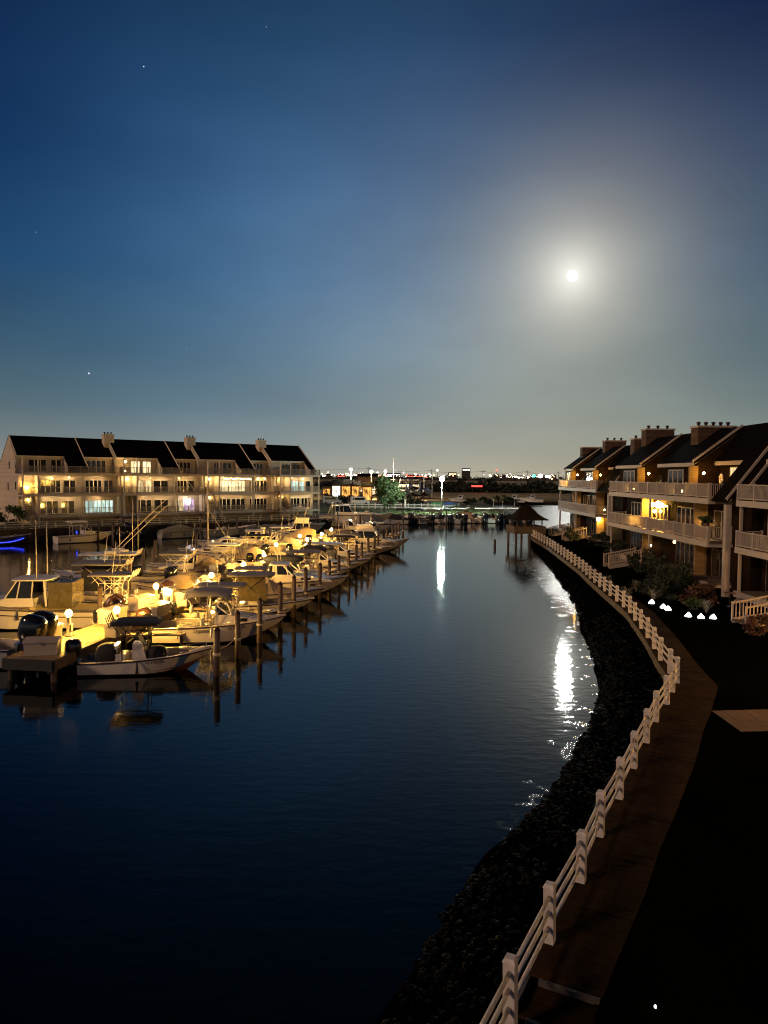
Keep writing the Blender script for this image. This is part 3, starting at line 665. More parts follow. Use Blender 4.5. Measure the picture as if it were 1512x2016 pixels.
hB = right_block('cedar house with bright amber lit balcony and chairs, middle of the boardwalk row', 21.9, 72, 24.5,
    [(0, 7, 'dormer'), (7, 9.4, 'recess'), (9.4, 11, 'slope'), (11, 18, 'dormer'), (18, 22.2, 'recess'), (22.2, 24.5, 'slope')], [(0, 22)],
    fin3(6.9) + fin3(17.9), [wr(ZR3, 1.5, 4.5, 3, None, .95), wr(ZR3, 12.5, 15.5, 3, None, .95), (19.7, 22.0, rv, ZR3 + .55, ZR3 + 2.2, 2, 'warm'), wr(ZR3, 7.3, 9.1, 2, None, rv),
        wr(ZR2, 1.5, 5, 4), wr(ZR2, 8, 10.6, 3), wr(ZR2, 12.5, 16, 4), wr(ZR2, 19.2, 21.6, 2), wr(ZR1, 1.5, 5, 4), wr(ZR1, 12.5, 16, 4), wr(ZR1, 19, 21.6, 2)],
    [(7.9, 1.0, ZR3 + 1.75, 'amber', .085), (5.6, .5, ZR3 + .4, 'porchs', .08), (18.9, 1.0, ZR3 + 1.75, 'amber', .085), (16.2, .55, ZR3 + .4, 'porchs', .08), (7.6, 1.5, ZR2 + 2.0, 'amber', .17), (8.9, 1.5, ZR2 + 2.05, 'amber', .25), (9.7, 1.5, ZR2 + 2.05, 'amber', .14), (8.2, 1.45, ZR2 + 1.45, 'amber', .12),
     (18.6, 1.5, ZR2 + 1.0, 'porch', .10), (7.7, 1.4, ZR1 + 1.2, 'porchs', .06), (14.4, .8, ZR1 + 2.1, 'porchs', .09)],
    [(-.3, 3.1, 1.3, 2.7, 13.6, 3), (12.6, 2.6, 1.4, 2.9, 13.0, 5)], [(7.8, 1.5, 0, -2.7, ZRG, ZR1, 4)],
    pst(.3, .14) + pst(10.6, .14) + [(24.22, .36, ZRG, ZR3 - .3)], [(6.94, 'dormer'), (17.94, 'dormer'), (24.44, 'slope'), (10.95, 'slope')], rails=[(0, 10.4), (10.4, 22)])
right_block('cedar house nearest the camera, its amber porch half beyond the frame', 22.1, 46.4, 24,
    [(0, 2.4, 'slope'), (2.4, 9, 'dormer'), (9, 11, 'recess'), (11, 12.6, 'slope'), (12.6, 19, 'dormer'), (19, 24, 'recess')], [(0, 24)],
    fin3(8.9)[:3] + fin3(3.4)[:3], [wr(ZR2, .6, 2.6, 2), wr(ZR2, 4, 7.5, 4), wr(ZR1, .6, 2.6, 2), wr(ZR1, 4.5, 7.5, 3), wr(ZR3, 4, 7, 3, None, .95)],
    [(4.6, 1.3, ZR2 + 1.6, 'porchs', .10), (4.8, 1.2, ZR1 + 1.9, 'porch', .11), (10.3, 1.3, ZR1 + 2.0, 'porch', .13), (20.5, .06, ZR1 + 2.4, 'flood', .2)],
    [(2.2, 3, 1.4, 2.6, 14.0, 3)], [(6.9, 1.5, -.6, -3.3, ZRG, ZR1, 4)], pst(.25, .16) + pst(8.5, .16), [(.06, 'slope'), (8.94, 'dormer')], rails=[(0, 8.4), (8.4, 24)])
# red door on the ground floor of the nearest house
hA = [o for o in bpy.data.objects if o.get('label', '').startswith('cedar house nearest')][0]
d_ = MB().box(2.75, 3.3, 1.68, 1.745, ZR1 + .02, ZR1 + 2.1).build('door', M['door'], hA)
MB().blob((3.2, 1.64, ZR1 + 1.05), (.04, .05, .04), 1, 8, 5).build('handle', M['steel'], d_)

# ------------------------------------------------------------------ fence and bulkhead in front of the pale row
bw = thing('bulkhead', 'dark timber bulkhead holding the shore below the pale row houses', 'bulkhead', (BH0.x, BH0.y, 0), math.atan2(BD.y, BD.x))
MB().box(-140, 50, -.25, -.01, -1.5, 1.62).build('sheeting', M['wall'], bw)
mb = MB()
for i in range(48): mb.path([(-40 + i * 1.9, -.36, -1), (-40 + i * 1.9, -.36, 1.55)], .11, 6)
mb.build('pile_row', M['pile'], bw)
MB().box(-140, 50, -.5, .1, 1.63, 1.72).build('cap', M['plank'], bw)
fl = thing('fence', 'low white three rail fence before the pale row houses', 'fence', (BH0.x, BH0.y, 1.6), math.atan2(BD.y, BD.x))
for i in range(44):
    u = -38 + i * 2.05
    MB().box(u - .07, u + .07, 1.0, 1.14, -.2, 1.02).build('post', M['fence'], fl)
for z in (.32, .62, .92):
    MB().box(-38, 50.2, 1.04, 1.1, z - .06, z + .06).build('rail', M['fence'], fl)

# ------------------------------------------------------------------ thatched pavilion at the end of the boardwalk
def pavilion():
    c = PY(1043, 1042, 98); g = thing('pavilion', 'open pavilion with dark thatched hip roof standing on piles in the water', 'pavilion', (c.x - .55, 98, .8), R(6)); g.scale = (.76, .76, .80)
    w_ = 2.75
    mb = MB(); mb.box(-w_, w_, -w_, w_, 1.2, 1.42); mb.build('floor', M['plank'], g)
    mb = MB()
    for a in range(-5, 6):
        for s in (-1, 1):
            mb.box(a * .5 - .24, a * .5 + .24, s * (w_ + .012) - .03, s * (w_ + .012) + .03, 1.05, 2.25); mb.box(s * (w_ + .012) - .03, s * (w_ + .012) + .03, a * .5 - .235, a * .5 + .235, 1.05, 2.25)
    mb.build('skirt', M['plank'], g)
    for x in (-2.4, 0, 2.4):
        for y in (-2.4, 2.4):
            MB().path([(x, y, -2.6), (x, y, 1.19)], .2, 8).build('pile', M['pile'], g)
    for x in (-2.2, -.75, .75, 2.2):
        for y in (-2.2, 2.2): MB().box(x - .08, x + .08, y - .08, y + .08, 1.43, 3.5).build('post', M['pile'], g)
    mb = MB(); prof = [(3.45, 3.3), (2.75, 3.62), (2.0, 4.15), (1.3, 4.85), (.75, 5.4), (.05, 5.75)]; n = 36; vs = []; fs = []
    for r, z in prof:
        for j in range(n):
            t = 2 * math.pi * j / n; q = (abs(math.cos(t)) ** 5 + abs(math.sin(t)) ** 5) ** -.2 * (1 + rnd.uniform(-.02, .03))
            vs.append((r * q * math.cos(t), r * q * math.sin(t), z + rnd.uniform(-.07, .07) * (r > .5)))
    for i in range(len(prof) - 1):
        for j in range(n): fs.append((i * n + j, i * n + (j + 1) % n, (i + 1) * n + (j + 1) % n, (i + 1) * n + j))
    mb.add(vs, fs); mb.add(vs[:n], [tuple(range(n))]); mb.add(vs[-n:], [tuple(range(n))]); rf = mb.build('roof', M['thatch'], g)
    mb = MB()
    for _ in range(800):
        t = rnd.uniform(0, 2 * math.pi); k = rnd.random(); i = min(4, int(k * 5)); f = k * 5 - i
        r = prof[i][0] + (prof[i + 1][0] - prof[i][0]) * f; z = prof[i][1] + (prof[i + 1][1] - prof[i][1]) * f
        q = (abs(math.cos(t)) ** 5 + abs(math.sin(t)) ** 5) ** -.2 * r; p = Vector((q * math.cos(t), q * math.sin(t), z + .05))
        d = Vector((math.cos(t), math.sin(t), -.55)) * rnd.uniform(.15, .4); s = Vector((-math.sin(t), math.cos(t), 0)) * .05
        mb.add([p - s, p + s, p + d], [(0, 1, 2)])
    mb.build('fringe', M['thatch'], rf)
pavilion()
p = P(974, 1077, 0)
pl = thing('piling', 'lone dark piling rising from open water before the thatched pavilion', 'piling', (p.x, p.y, 0))
MB().path([(0, 0, -1.5), (0, 0, .85)], .16, 10).build('shaft', M['pile'], pl); MB().lathe([(.17, .855), (.17, .9), (.02, 1.0)], 10).build('cap', M['rub'], pl)

# ------------------------------------------------------------------ boats (local: +x bow, z 0 waterline, stern at x 0)
def hull(b, L_, B, h0, h1, gel='gel', bot='bottom', sf=.62, floor=.32, stripe=None, rub='rub'):
    S = 16; st = []
    for i in range(S + 1):
        s = i / S
        hb = B / 2 * ((.90 + .10 * s / .45) if s < .45 else max(.012, (1 - ((s - .45) / .55) ** 2.4)))
        zs_ = h0 + (h1 - h0) * s ** 1.7; k = max(0, (s - .5) / .5)
        zc = .10 + .62 * h1 * k ** 2.2; cb = hb * (.90 - .42 * k); zk = -.32 + (.32 + .55 * h1) * k ** 3
        st.append((s, hb, zs_, zc, cb, zk, s * L_, s * L_ - .055 * L_ * k, s * L_ - .11 * L_ * k))
    mb = MB(); vs = []; fs = []
    for s, hb, z, zc, cb, zk, xs, xc, xk in st:
        vs += [(xs, hb, z), (xc + (xs - xc) * .45, cb + (hb - cb) * .62, zc + (z - zc) * .5), (xc, cb, zc), (xk, 0, zk), (xc, -cb, zc), (xc + (xs - xc) * .45, -(cb + (hb - cb) * .62), zc + (z - zc) * .5), (xs, -hb, z)]
    mi = []
    for i in range(S):
        for j in range(6): mb.add([vs[i * 7 + j], vs[i * 7 + j + 1], vs[i * 7 + 8 + j], vs[i * 7 + 7 + j]], [(0, 1, 2, 3)], 1 if j in (2, 3) else (2 if stripe and j in (1, 4) else 0))
    mb.add(vs[:7], [tuple(range(7))], 0)
    o = mb.build('hull', [M[gel], M[bot], M[stripe or gel]], b, True)
    me = o.data; bm = bmesh.new(); bm.from_mesh(me); bmesh.ops.remove_doubles(bm, verts=bm.verts, dist=.0005); bm.to_mesh(me); bm.free()
    mo = o.modifiers.new('edge', 'EDGE_SPLIT'); mo.split_angle = R(38)
    # deck, gunwales and cockpit liner as one moulding
    mb = MB(); rows = []
    for s, hb, z, zc, cb, zk, xs, xc, xk in st:
        g = min(.16, hb * .5)
        if s < sf: rows.append([(xs, hb, z + .005), (xs, hb - g, z + .02), (xs, hb - g - .03, floor), (xs, -hb + g + .03, floor), (xs, -hb + g, z + .02), (xs, -hb, z + .005)])
        else: rows.append([(xs, hb, z + .005), (xs, hb * .66, z + .05), (xs, hb * .3, z + .09), (xs, -hb * .3, z + .09), (xs, -hb * .66, z + .05), (xs, -hb, z + .005)])
    for a, c in zip(rows, rows[1:]):
        for j in range(5): mb.add([a[j], a[j + 1], c[j + 1], c[j]], [(0, 1, 2, 3)])
    a = rows[0]; mb.add([(a[1][0] + .05, a[1][1], h0 - .08), (a[4][0] + .05, a[4][1], h0 - .08), (a[4][0] + .05, a[3][1], floor), (a[1][0] + .05, a[2][1], floor)], [(0, 1, 2, 3)])
    mb.build('deck', M['gelc'], b)
    mb = MB()
    for sgn in (1, -1): mb.path([(q[6], sgn * (q[1] + .01), q[2] - .02) for q in st], .035, 5)
    mb.build('rub_rail', M[rub], b, True)
    DRESS.append((b, st))
    return st

def slab(mb, x0, x1, w_, z, th, mi=0, crown=.06, n=7):
    """rounded hardtop / canvas"""
    pts = []; k = 24
    for i in range(k):
        t = 2 * math.pi * i / k; c_, s_ = math.cos(t), math.sin(t)
        pts.append(((x0 + x1) / 2 + (x1 - x0) / 2 * math.copysign(abs(c_) ** .35, c_), w_ / 2 * math.copysign(abs(s_) ** .35, s_)))
    cx = (x0 + x1) / 2
    vs = [(x, y, z) for x, y in pts] + [(x, y, z + th) for x, y in pts] + [(cx + (x - cx) * .8, y * .75, z + th + crown) for x, y in pts]
    fs = [tuple(range(k))[::-1], tuple(range(2 * k, 3 * k))]
    for r in range(2):
        for i in range(k): fs.append((r * k + i, r * k + (i + 1) % k, (r + 1) * k + (i + 1) % k, (r + 1) * k + i))
    return mb.add(vs, fs, mi)

def outboard(b, y, x=-.1, h=.75, m='motor', s=1., tilt=0):
    o = bpy.data.objects.new('outboard', None)
    mb = MB(); mb.blob((-.28 * s, 0, .78 * s), (.36 * s, .25 * s, .40 * s), .62, 14, 8); mb.taper(-.50 * s, -.08 * s, -.13 * s, .13 * s, -.5 * s, .5 * s, -.02, -.02, -.04)
    mb.taper(-.62 * s, -.12 * s, -.035 * s, .035 * s, -.85 * s, -.52 * s, .1, 0, 0)
    e = mb.build('outboard', M[m], b, True, (x, y, h - .45 * s)); e.rotation_euler = (0, R(tilt), 0)
    e.data.polygons.foreach_set('use_smooth', [True] * len(e.data.polygons))
    MB().box(-.06, .12, -.16 * s, .16 * s, -.1, .34 * s).build('bracket', M['steel'], e)
    bpy.data.objects.remove(o)
    return e

def console(b, x, w_=.8, z=.32, h=1.0, l=.75, glass=True):
    mb = MB(); mb.taper(x, x + l, -w_ / 2, w_ / 2, z, z + h, .05, .28, .05); mb.taper(x - .75, x - .25, -w_ * .55, w_ * .55, z, z + .55, 0, 0, 0); mb.box(x - .72, x - .6, -w_ * .5, w_ * .5, z + .56, z + .95)
    c = mb.build('console', M['gel'], b)
    if glass:
        mb = MB(); mb.add([(x + l - .05, -w_ * .45, z + h - .25), (x + l - .05, w_ * .45, z + h - .25), (x + .2, w_ * .4, z + h + .42), (x + .2, -w_ * .4, z + h + .42)], [(0, 1, 2, 3)])
        mb.add([(x + l - .07, -w_ * .45, z + h - .25), (x + l - .07, w_ * .45, z + h - .25), (x + .18, w_ * .4, z + h + .42), (x + .18, -w_ * .4, z + h + .42)], [(0, 1, 2, 3)])
        mb.build('windshield', M['glass'], c)
        pts = [(x + .03 + .2 * math.sin(t / 8 * math.pi * 2) * .1, .18 * math.cos(t / 8 * 6.283), z + h * .86 + .18 * math.sin(t / 8 * 6.283)) for t in range(9)]
        MB().path(pts, .015, 5).build('steering_wheel', M['blackpipe'], c)
def ttop(b, x0, x1, w_, z, floor=.32, m='canvas', pipe='steel', enc=None, holders=True, sp=.62):
    mb = MB(); slab(mb, x0, x1, w_, z, .06); t = mb.build('t_top', M[m], b)
    xa, xb = x0 + (x1 - x0) * (.5 - sp / 2), x0 + (x1 - x0) * (.5 + sp / 2); mb = MB(); yy = w_ * .30
    for s in (1, -1):
        mb.path([(xa + .12, s * yy, floor), (xa + .08, s * yy, z - .55), (xa - .25, s * w_ * .4, z - .01)], .028, 6); mb.path([(xb - .1, s * yy, floor), (xb - .15, s * yy, z - .55), (xb + .2, s * w_ * .4, z - .01)], .028, 6)
        mb.path([(xa + .1, s * yy, z - .5), (xb - .12, s * yy, z - .5)], .022, 5); mb.path([(xa + .1, s * yy, floor + .9), (xb, s * w_ * .38, z - .03)], .02, 5); mb.path([(xb - .1, s * yy, floor + .9), (xa, s * w_ * .38, z - .03)], .02, 5)
        mb.path([(x0 + .1, s * w_ * .46, z - .02), (x1 - .1, s * w_ * .46, z - .02)], .026, 6)
    mb.path([(x0 + .08, -w_ * .44, z - .02), (x0 + .08, w_ * .44, z - .02)], .026, 6)
    mb.build('pipework', M[pipe], t, True)
    if holders:
        for i in range(5): MB().path([(x0 + .02, w_ * (.36 - .18 * i), z - .12), (x0 - .16, w_ * (.36 - .18 * i), z + .34)], .028, 6).build('rod_holder', M[pipe], t, True)
    if enc:
        mb = MB(); mb.taper(xa + .2, xb + .1, -yy - .06, yy + .06, floor + .75, z - .05, -.1, .1, 0); mb.build('enclosure', M[enc], t)
    return t
def bow_rail(b, st, s0, z=.42):
    q = [p for p in st if s0 <= p[0] <= .995]; mb = MB()
    for s in (1, -1):
        mb.path([(p[6] - .06, s * max(.03, p[1] - .1), p[2] + z * min(1, .25 + (p[0] - s0) * 3)) for p in q], .017, 5)
        for p in q[1::2]: mb.path([(p[6] - .06, s * max(.03, p[1] - .1), p[2] + .02), (p[6] - .06, s * max(.03, p[1] - .1), p[2] + z * min(1, .25 + (p[0] - s0) * 3))], .014, 5)
    mb.build('bow_rail', M['steel'], b, True)
def cabin(b, x0, x1, xw, w_, z0, h, top=None, glass='glass', m='gel'):
    """trunk cabin with raked windshield, dark windows and optional hardtop"""
    mb = MB(); mb.prism([(x0, z0), (x1, z0), (x1 - .12, z0 + .16), (xw + .75, z0 + .42), (xw + .45, z0 + .5), (x0, z0 + .5)], -w_ / 2, w_ / 2, 'y'); c = mb.build('cabin', M[m], b)
    mb = MB(); zb = z0 + .5
    for s in (1, -1):
        mb.add([(x0 + .1, s * (w_ / 2 - .02), zb), (xw + .45, s * (w_ / 2 - .02), zb), (xw - .15, s * (w_ / 2 - .12), zb + h), (x0 + .05, s * (w_ / 2 - .12), zb + h)], [(0, 1, 2, 3)])
        mb.box(x0 + (x1 - x0) * .45, x0 + (x1 - x0) * .62, s * w_ / 2 - .012, s * w_ / 2 + .012, z0 + .12, z0 + .3)
    mb.add([(xw + .47, -w_ / 2 + .03, zb), (xw + .47, w_ / 2 - .03, zb), (xw - .13, w_ / 2 - .13, zb + h), (xw - .13, -w_ / 2 + .13, zb + h)], [(0, 1, 2, 3)])
    mb.build('window', M[glass], c)
    mb = MB()
    for s in (1, -1):
        for p, q in (((xw + .46, zb), (xw - .14, zb + h)), ((x0 + .1, zb), (x0 + .05, zb + h)), ((x0 + .9, zb), (x0 + .75, zb + h))):
            mb.beam((p[0], s * (w_ / 2 - .02), p[1]), (q[0], s * (w_ / 2 - .12), q[1]), .09, .06)
    mb.beam((xw + .18, 0, zb + .0), (xw - .12, 0, zb + h), .06, .06)
    mb.beam((xw - .13, -w_ / 2 + .12, zb + h), (xw - .13, w_ / 2 - .12, zb + h), .07, .07)
    mb.build('window_frame', M[m], c)
    if top:
        mb = MB(); slab(mb, x0 - top, xw + .25, w_ * .98, zb + h + .03, .07); t = mb.build('hardtop', M[m], b)
        mb = MB()
        for s in (1, -1): mb.beam((x0 - top + .25, s * w_ * .42, z0), (x0 - top + .35, s * w_ * .42, zb + h + .04), .07, .12)
        mb.build('strut', M[m], t)
    return c
def bimini(b, x0, x1, w_, z, zb=.95, m='canvas'):
    mb = MB(); n = 8; vs = []
    for i in range(n + 1):
        f = i / n; x = x0 + (x1 - x0) * f; zc = z - .22 * (2 * f - 1) ** 4
        for y, d in ((-w_ / 2, -.22), (-w_ * .46, -.05), (-w_ * .25, .03), (0, .05), (w_ * .25, .03), (w_ * .46, -.05), (w_ / 2, -.22)): vs.append((x, y, zc + d))
    up = [(x, y, q + .03) for x, y, q in vs]
    fs = [(i * 7 + j, i * 7 + j + 1, i * 7 + 8 + j, i * 7 + 7 + j) for i in range(n) for j in range(6)]
    mb.add(vs, fs); mb.add(up, fs); o = mb.build('bimini', M[m], b, True)
    xm = (x0 + x1) / 2
    for s in (1, -1):
        mb = MB()
        for x in (x0 + .1, xm, x1 - .1): mb.path([(xm + (x - xm) * .1, s * w_ * .49, zb), (x, s * w_ * .48, z - .15)], .016, 5)
        mb.build('bow_frame', M['steel'], o, True)
def cover(b, st, m='tarp', s0=0, s1=.97, ridge=.7, peak=.4):
    mb = MB(); vs = []; q = [p for p in st if s0 <= p[0] <= s1]; k = 9
    for p in q:
        f = (p[0] - s0) / (s1 - s0); rz = ridge * max(.12, math.exp(-((f - peak) / .3) ** 2) + .25 * (1 - f))
        for j in range(k):
            a = -1 + 2 * j / (k - 1); fold = .04 * math.sin(p[0] * 31 + j * 2.2)
            vs.append((p[6], a * (p[1] + .04), p[2] - .12 * (abs(a) > .98) + rz * (1 - abs(a) ** 1.4) + .04 + fold * (1 - abs(a))))
    fs = [(i * k + j, i * k + j + 1, (i + 1) * k + j + 1, (i + 1) * k + j) for i in range(len(q) - 1) for j in range(k - 1)]
    fs.append(tuple(range(k)))
    mb.add(vs, fs); return mb.build('cover', M[m], b, True)
def whip(b, x, y, z, h, lean=-.1): MB().path([(x, y, z), (x + lean * h, y, z + h)], .022, 5, r1=.010).build('antenna', M['gel'], b, True)
def radar(b, x, z): MB().lathe([(.02, 0), (.3, .02), (.32, .12), (.26, .2), (.02, .22)], 14, (x, 0, z)).build('radar', M['gel'], b, True)
def outrigger(b, x, y, z, dx, dy, dz): MB().path([(x, y, z), (x + dx * .5, y + dy * .5, z + dz * .52), (x + dx, y + dy, z + dz)], .035, 6, r1=.014).build('outrigger', M['gelc'], b, True)
def lettering(b, text, st, f, size, side=-1, dz=-.22, m='ink'):
    """letters laid on the topside at station f"""
    i = int(f * 16); p, q = st[i], st[min(i + 3, 16)]
    cu = bpy.data.curves.new('lettering', 'FONT'); cu.body = text; cu.size = size; cu.extrude = .004; cu.align_x = 'CENTER'; cu.materials.append(M[m])
    t_ = bpy.data.objects.new('lettering_text', cu); COL.objects.link(t_); bpy.context.view_layer.update()
    me = bpy.data.meshes.new_from_object(t_.evaluated_get(bpy.context.evaluated_depsgraph_get())); bpy.data.objects.remove(t_)
    o = bpy.data.objects.new('lettering', me); COL.objects.link(o); o.parent = b
    cx, hy, hz = p[6], p[1], p[2]; ang = math.atan2(-(q[1] - p[1]), (q[6] - p[6]))
    h_t = p[2] - (p[3] + (p[2] - p[3]) * .5); sl = math.atan2(h_t, hy - (p[4] + (hy - p[4]) * .62))
    if side < 0:
        ux = Vector((q[6] - p[6], -(q[1] - p[1]), (q[2] - p[2]) * .6)).normalized(); upv = Vector((0, -math.cos(sl), math.sin(sl)))
    else:
        ux = Vector((-(q[6] - p[6]), -(q[1] - p[1]), 0)).normalized(); upv = Vector((0, math.cos(sl), math.sin(sl)))
    nn = ux.cross(upv).normalized(); upv = nn.cross(ux).normalized()
    fr = -dz / max(h_t, .01); pos = Vector((cx, side * (hy - (hy - (p[4] + (hy - p[4]) * .62)) * fr), hz + dz)) + nn * .03
    o.matrix_local = Matrix.Translation(pos) @ Matrix((ux, upv, nn)).transposed().to_4x4()
def boat(name, label, x, y, head, group, cat='boat'): return thing(name, label, cat, (x, y, 0), R(head), group)
def seats(b, *q):
    mb = MB()
    for x, y in q: mb.blob((x, y, .62), (.26, .28, .3), .5, 10, 6); mb.blob((x - .2, y, .98), (.09, .27, .3), .5, 10, 6)
    mb.build('seat', M['seat'], b, True)

def dress(b, st, k):
    '''fenders, cleats, a coiled line and a stern light: the small gear of a moored boat'''
    L_ = st[-1][6]
    for s in (1, -1):
        for i in (3, 7):
            if (i + k) % 3 == 0: continue
            p = st[i]; MB().path([(p[6], s * (p[1] + .10), p[2] - .52), (p[6], s * (p[1] + .11), p[2] - .44), (p[6], s * (p[1] + .10), p[2] - .10), (p[6], s * (p[1] + .05), p[2] - .02)], .085, 7, r1=.02).build('fender', M['gel' if k % 2 else 'canvasn'], b, True)
    p = st[12]
    MB().lathe([(.16, 0), (.19, .03), (.17, .07), (.1, .07)], 12, (p[6], .12, p[2] + .09)).build('coiled_line', M['gelc'], b, True)
    if k % 3: whip(b, L_ * .42, .55 if k % 2 else -.55, st[6][2], 2.4 + .5 * (k % 4), -.12)
DRESS = []
DX = lambda y: -14.5 + .138 * (y - 36.5)
GD = 'boats moored along the lamp lit dock'
# 1 open boat nearest the camera
b = boat('motor_boat', 'open white boat nearest the camera, dark T-top and black outboards, oval bow', -13.6, 33.1, 9, GD)
st = hull(b, 5.9, 2.2, .62, 1.0, 'gel', 'bottom', .80, .3, stripe=None); console(b, 2.2, .8); ttop(b, 1.3, 3.5, 1.75, 2.25, .3, 'canvask', 'blackpipe', None, True)
outboard(b, .0, -.1, .8, 'motor', 1.0); mb = MB(); mb.blob((1.15, 0, .75), (.55, .5, .55), .6, 14, 8); mb.build('covered_seat', M['canvask'], b, True)
mb = MB(); mb.blob((3.25, 0, .72), (.45, .42, .42), .6, 12, 8); mb.build('cooler_seat', M['canvask'], b, True); bow_rail(b, st, .72, .25)
lettering(b, 'NJ 4182 FG', st, .62, .17, -1, -.20)
mb = MB(); mb.path([(q[6] - .02, -(q[4] + (q[1] - q[4]) * .2) - .012, q[3] + .10) for q in st if q[0] > .5], .022, 5); mb.build('stripe', M['bottom'], b, True)
# 2 walkaround with name
b = boat('motor_boat', 'white cuddy boat with dark name lettering, grey bimini on crossed steel legs', -12.3, 39.6, 8, GD)
st = hull(b, 7.0, 2.5, .85, 1.25, 'gel', 'bottomk', .48, .35); cabin(b, 3.2, 6.0, 3.5, 1.75, 1.0, .45); bimini(b, 1.6, 4.1, 2.1, 2.75, .95, 'canvas'); outboard(b, .3, -.1, 1.0, 'brown', 1.15, -12); outboard(b, -.35, -.1, .95, 'motor', .8)
mb = MB(); mb.box(1.2, 2.3, -.6, .6, .36, .85); mb.build('engine_box', M['tarpg'], b); seats(b, (2.7, .5), (2.7, -.5)); bow_rail(b, st, .55); lettering(b, 'Shores J', st, .40, .30, -1, -.28); lettering(b, 'NJ 2716 BR', st, .66, .20, -1, -.24)
# 3..: right hand side of the dock
b = boat('motor_boat', 'low cream centre console with grey flat top, just beyond the named cuddy', -12.1, 43.2, 6, GD)
st = hull(b, 6.4, 2.2, .65, 1.0, 'gelc', 'bottomk', .78); console(b, 2.5); ttop(b, 1.2, 4.0, 1.9, 2.45, .32, 'canvas', 'steel'); outboard(b, 0, -.1, .8, 'motor', 1.0); seats(b, (1.0, 0))
b = boat('motor_boat', 'white centre console with black pipe T-top and dark enclosed helm', -11.6, 46.6, 5, GD)
st = hull(b, 7.2, 2.4, .75, 1.1, 'gel', 'bottomk', .8, rub='canvask'); console(b, 3.0, .9); ttop(b, 1.7, 4.7, 2.0, 2.65, .32, 'canvas', 'blackpipe', 'clear'); outboard(b, .35, -.1, .85, 'motor', 1.0); outboard(b, -.35, -.1, .85, 'motor', 1.0); bow_rail(b, st, .7, .3)
b = boat('motor_boat', 'cream boat with raked pipe arch and tent of tan canvas on its cockpit', -11.4, 50.4, 4, GD)
st = hull(b, 7.4, 2.5, .85, 1.2, 'gelc', 'bottomk', .5); cover(b, st, 'tarp', .25, .7, .9, .4); mb = MB()
for s in (1, -1): mb.path([(2.2, s * 1.05, .9), (2.9, s * .95, 2.2), (3.3, s * .8, 2.55)], .035, 6); mb.path([(4.0, s * 1.05, .95), (3.3, s * .8, 2.55)], .03, 6); mb.path([(1.4, s * 1.05, .9), (2.9, s * .95, 2.2)], .02, 5)
mb.path([(3.3, -.8, 2.55), (3.3, .8, 2.55)], .03, 6); mb.build('arch', M['steel'], b, True); slab(mb := MB(), 1.2, 3.4, 2, 2.56, .05); mb.build('canvas_top', M['canvas'], b); outboard(b, 0, -.1, .9, 'motorw', 1.1)
b = boat('motor_boat', 'tall white express cruiser with slanted windshield and small dark portlights', -11.0, 54.4, 3, GD)
st = hull(b, 8.4, 2.8, 1.1, 1.5, 'gel', 'bottomk', .42, .4, stripe=None); cabin(b, 3.1, 7.2, 3.8, 2.1, 1.25, .62, .5); outboard(b, .4, -.1, 1.15, 'motor', 1.15); outboard(b, -.4, -.1, 1.15, 'motor', 1.15); bow_rail(b, st, .5)
mb = MB(); mb.box(4.5, 4.9, -1.33, -1.28, .95, 1.06); mb.box(5.6, 6.0, -1.24, -1.14, .98, 1.09); mb.build('portlight', M['glass'], b); whip(b, 3.2, 0, 2.4, 2.2, -.1)
b = boat('motor_boat', 'white boat carrying long rolled navy canvas along its top', -10.5, 58.6, 3, GD)
st = hull(b, 7.0, 2.4, .8, 1.15, 'gel', 'bottomk', .5); cabin(b, 3.0, 5.9, 3.3, 1.8, 1.0, .5); mb = MB(); mb.blob((2.5, 0, 2.35), (1.6, .5, .26), .5, 14, 8); mb.build('rolled_canvas', M['canvasn'], b, True); mb = MB()
for s in (1, -1):
    for x in (1.4, 2.5, 3.5): mb.path([(x, s * .85, .85), (x, s * .45, 2.2)], .022, 5)
mb.build('frame', M['steel'], b, True); outboard(b, 0, -.1, .9, 'motor', 1.05)
cfg = [
    (62.6, 6.6, 2.3, 'cc', 'canvas', 'steel', 'low white centre console with broad grey top beyond the rolled navy canvas'),
    (66.3, 6.8, 2.4, 'cuddy', 'canvask', None, 'cream cuddy boat under black bimini, middle of the channel side'),
    (70.2, 7.2, 2.4, 'cc', 'gel', 'blackpipe', 'white centre console under hard white top with black legs'),
    (74.3, 7.0, 2.5, 'cuddy', 'tarpg', None, 'white cuddy boat with olive canvas tent behind its windshield'),
    (78.6, 6.4, 2.3, 'cc', 'canvask', 'steel', 'small white centre console with black top, two berths before the flybridge'),
    (82.2, 7.6, 2.6, 'cuddy', 'canvas', None, 'cream cuddy boat with twin motors beside the flybridge boat'),
]
for Y, l, B, ty, cm, pipe, lb in cfg:
    b = boat('motor_boat', lb, DX(Y) + 1.5, Y, 2, GD); st = hull(b, l, B, .75, 1.12, 'gel' if 'white' in lb else 'gelc', 'bottomk', .76 if ty == 'cc' else .48)
    if ty == 'cc': console(b, l * .4); ttop(b, l * .2, l * .62, B * .82, 2.5, .32, cm, pipe); outboard(b, .3, -.1, .85, 'motor', 1.); outboard(b, -.35, -.1, .85, 'motor', 1.)
    elif 'olive' in lb: cabin(b, l * .45, l * .85, l * .5, B * .7, .98, .5); cover(b, st, cm, 0.02, .5, 1.1, .6); outboard(b, 0, -.1, .9, 'motorw', 1.1)
    else: cabin(b, l * .45, l * .86, l * .5, B * .7, .98, .45); bimini(b, l * .2, l * .55, B * .85, 2.6, .9, cm); outboard(b, .3, -.1, .9, 'motor', 1.); outboard(b, -.35, -.1, .9, 'motor', 1.); seats(b, (l * .4, .5))
    bow_rail(b, st, .6, .35)
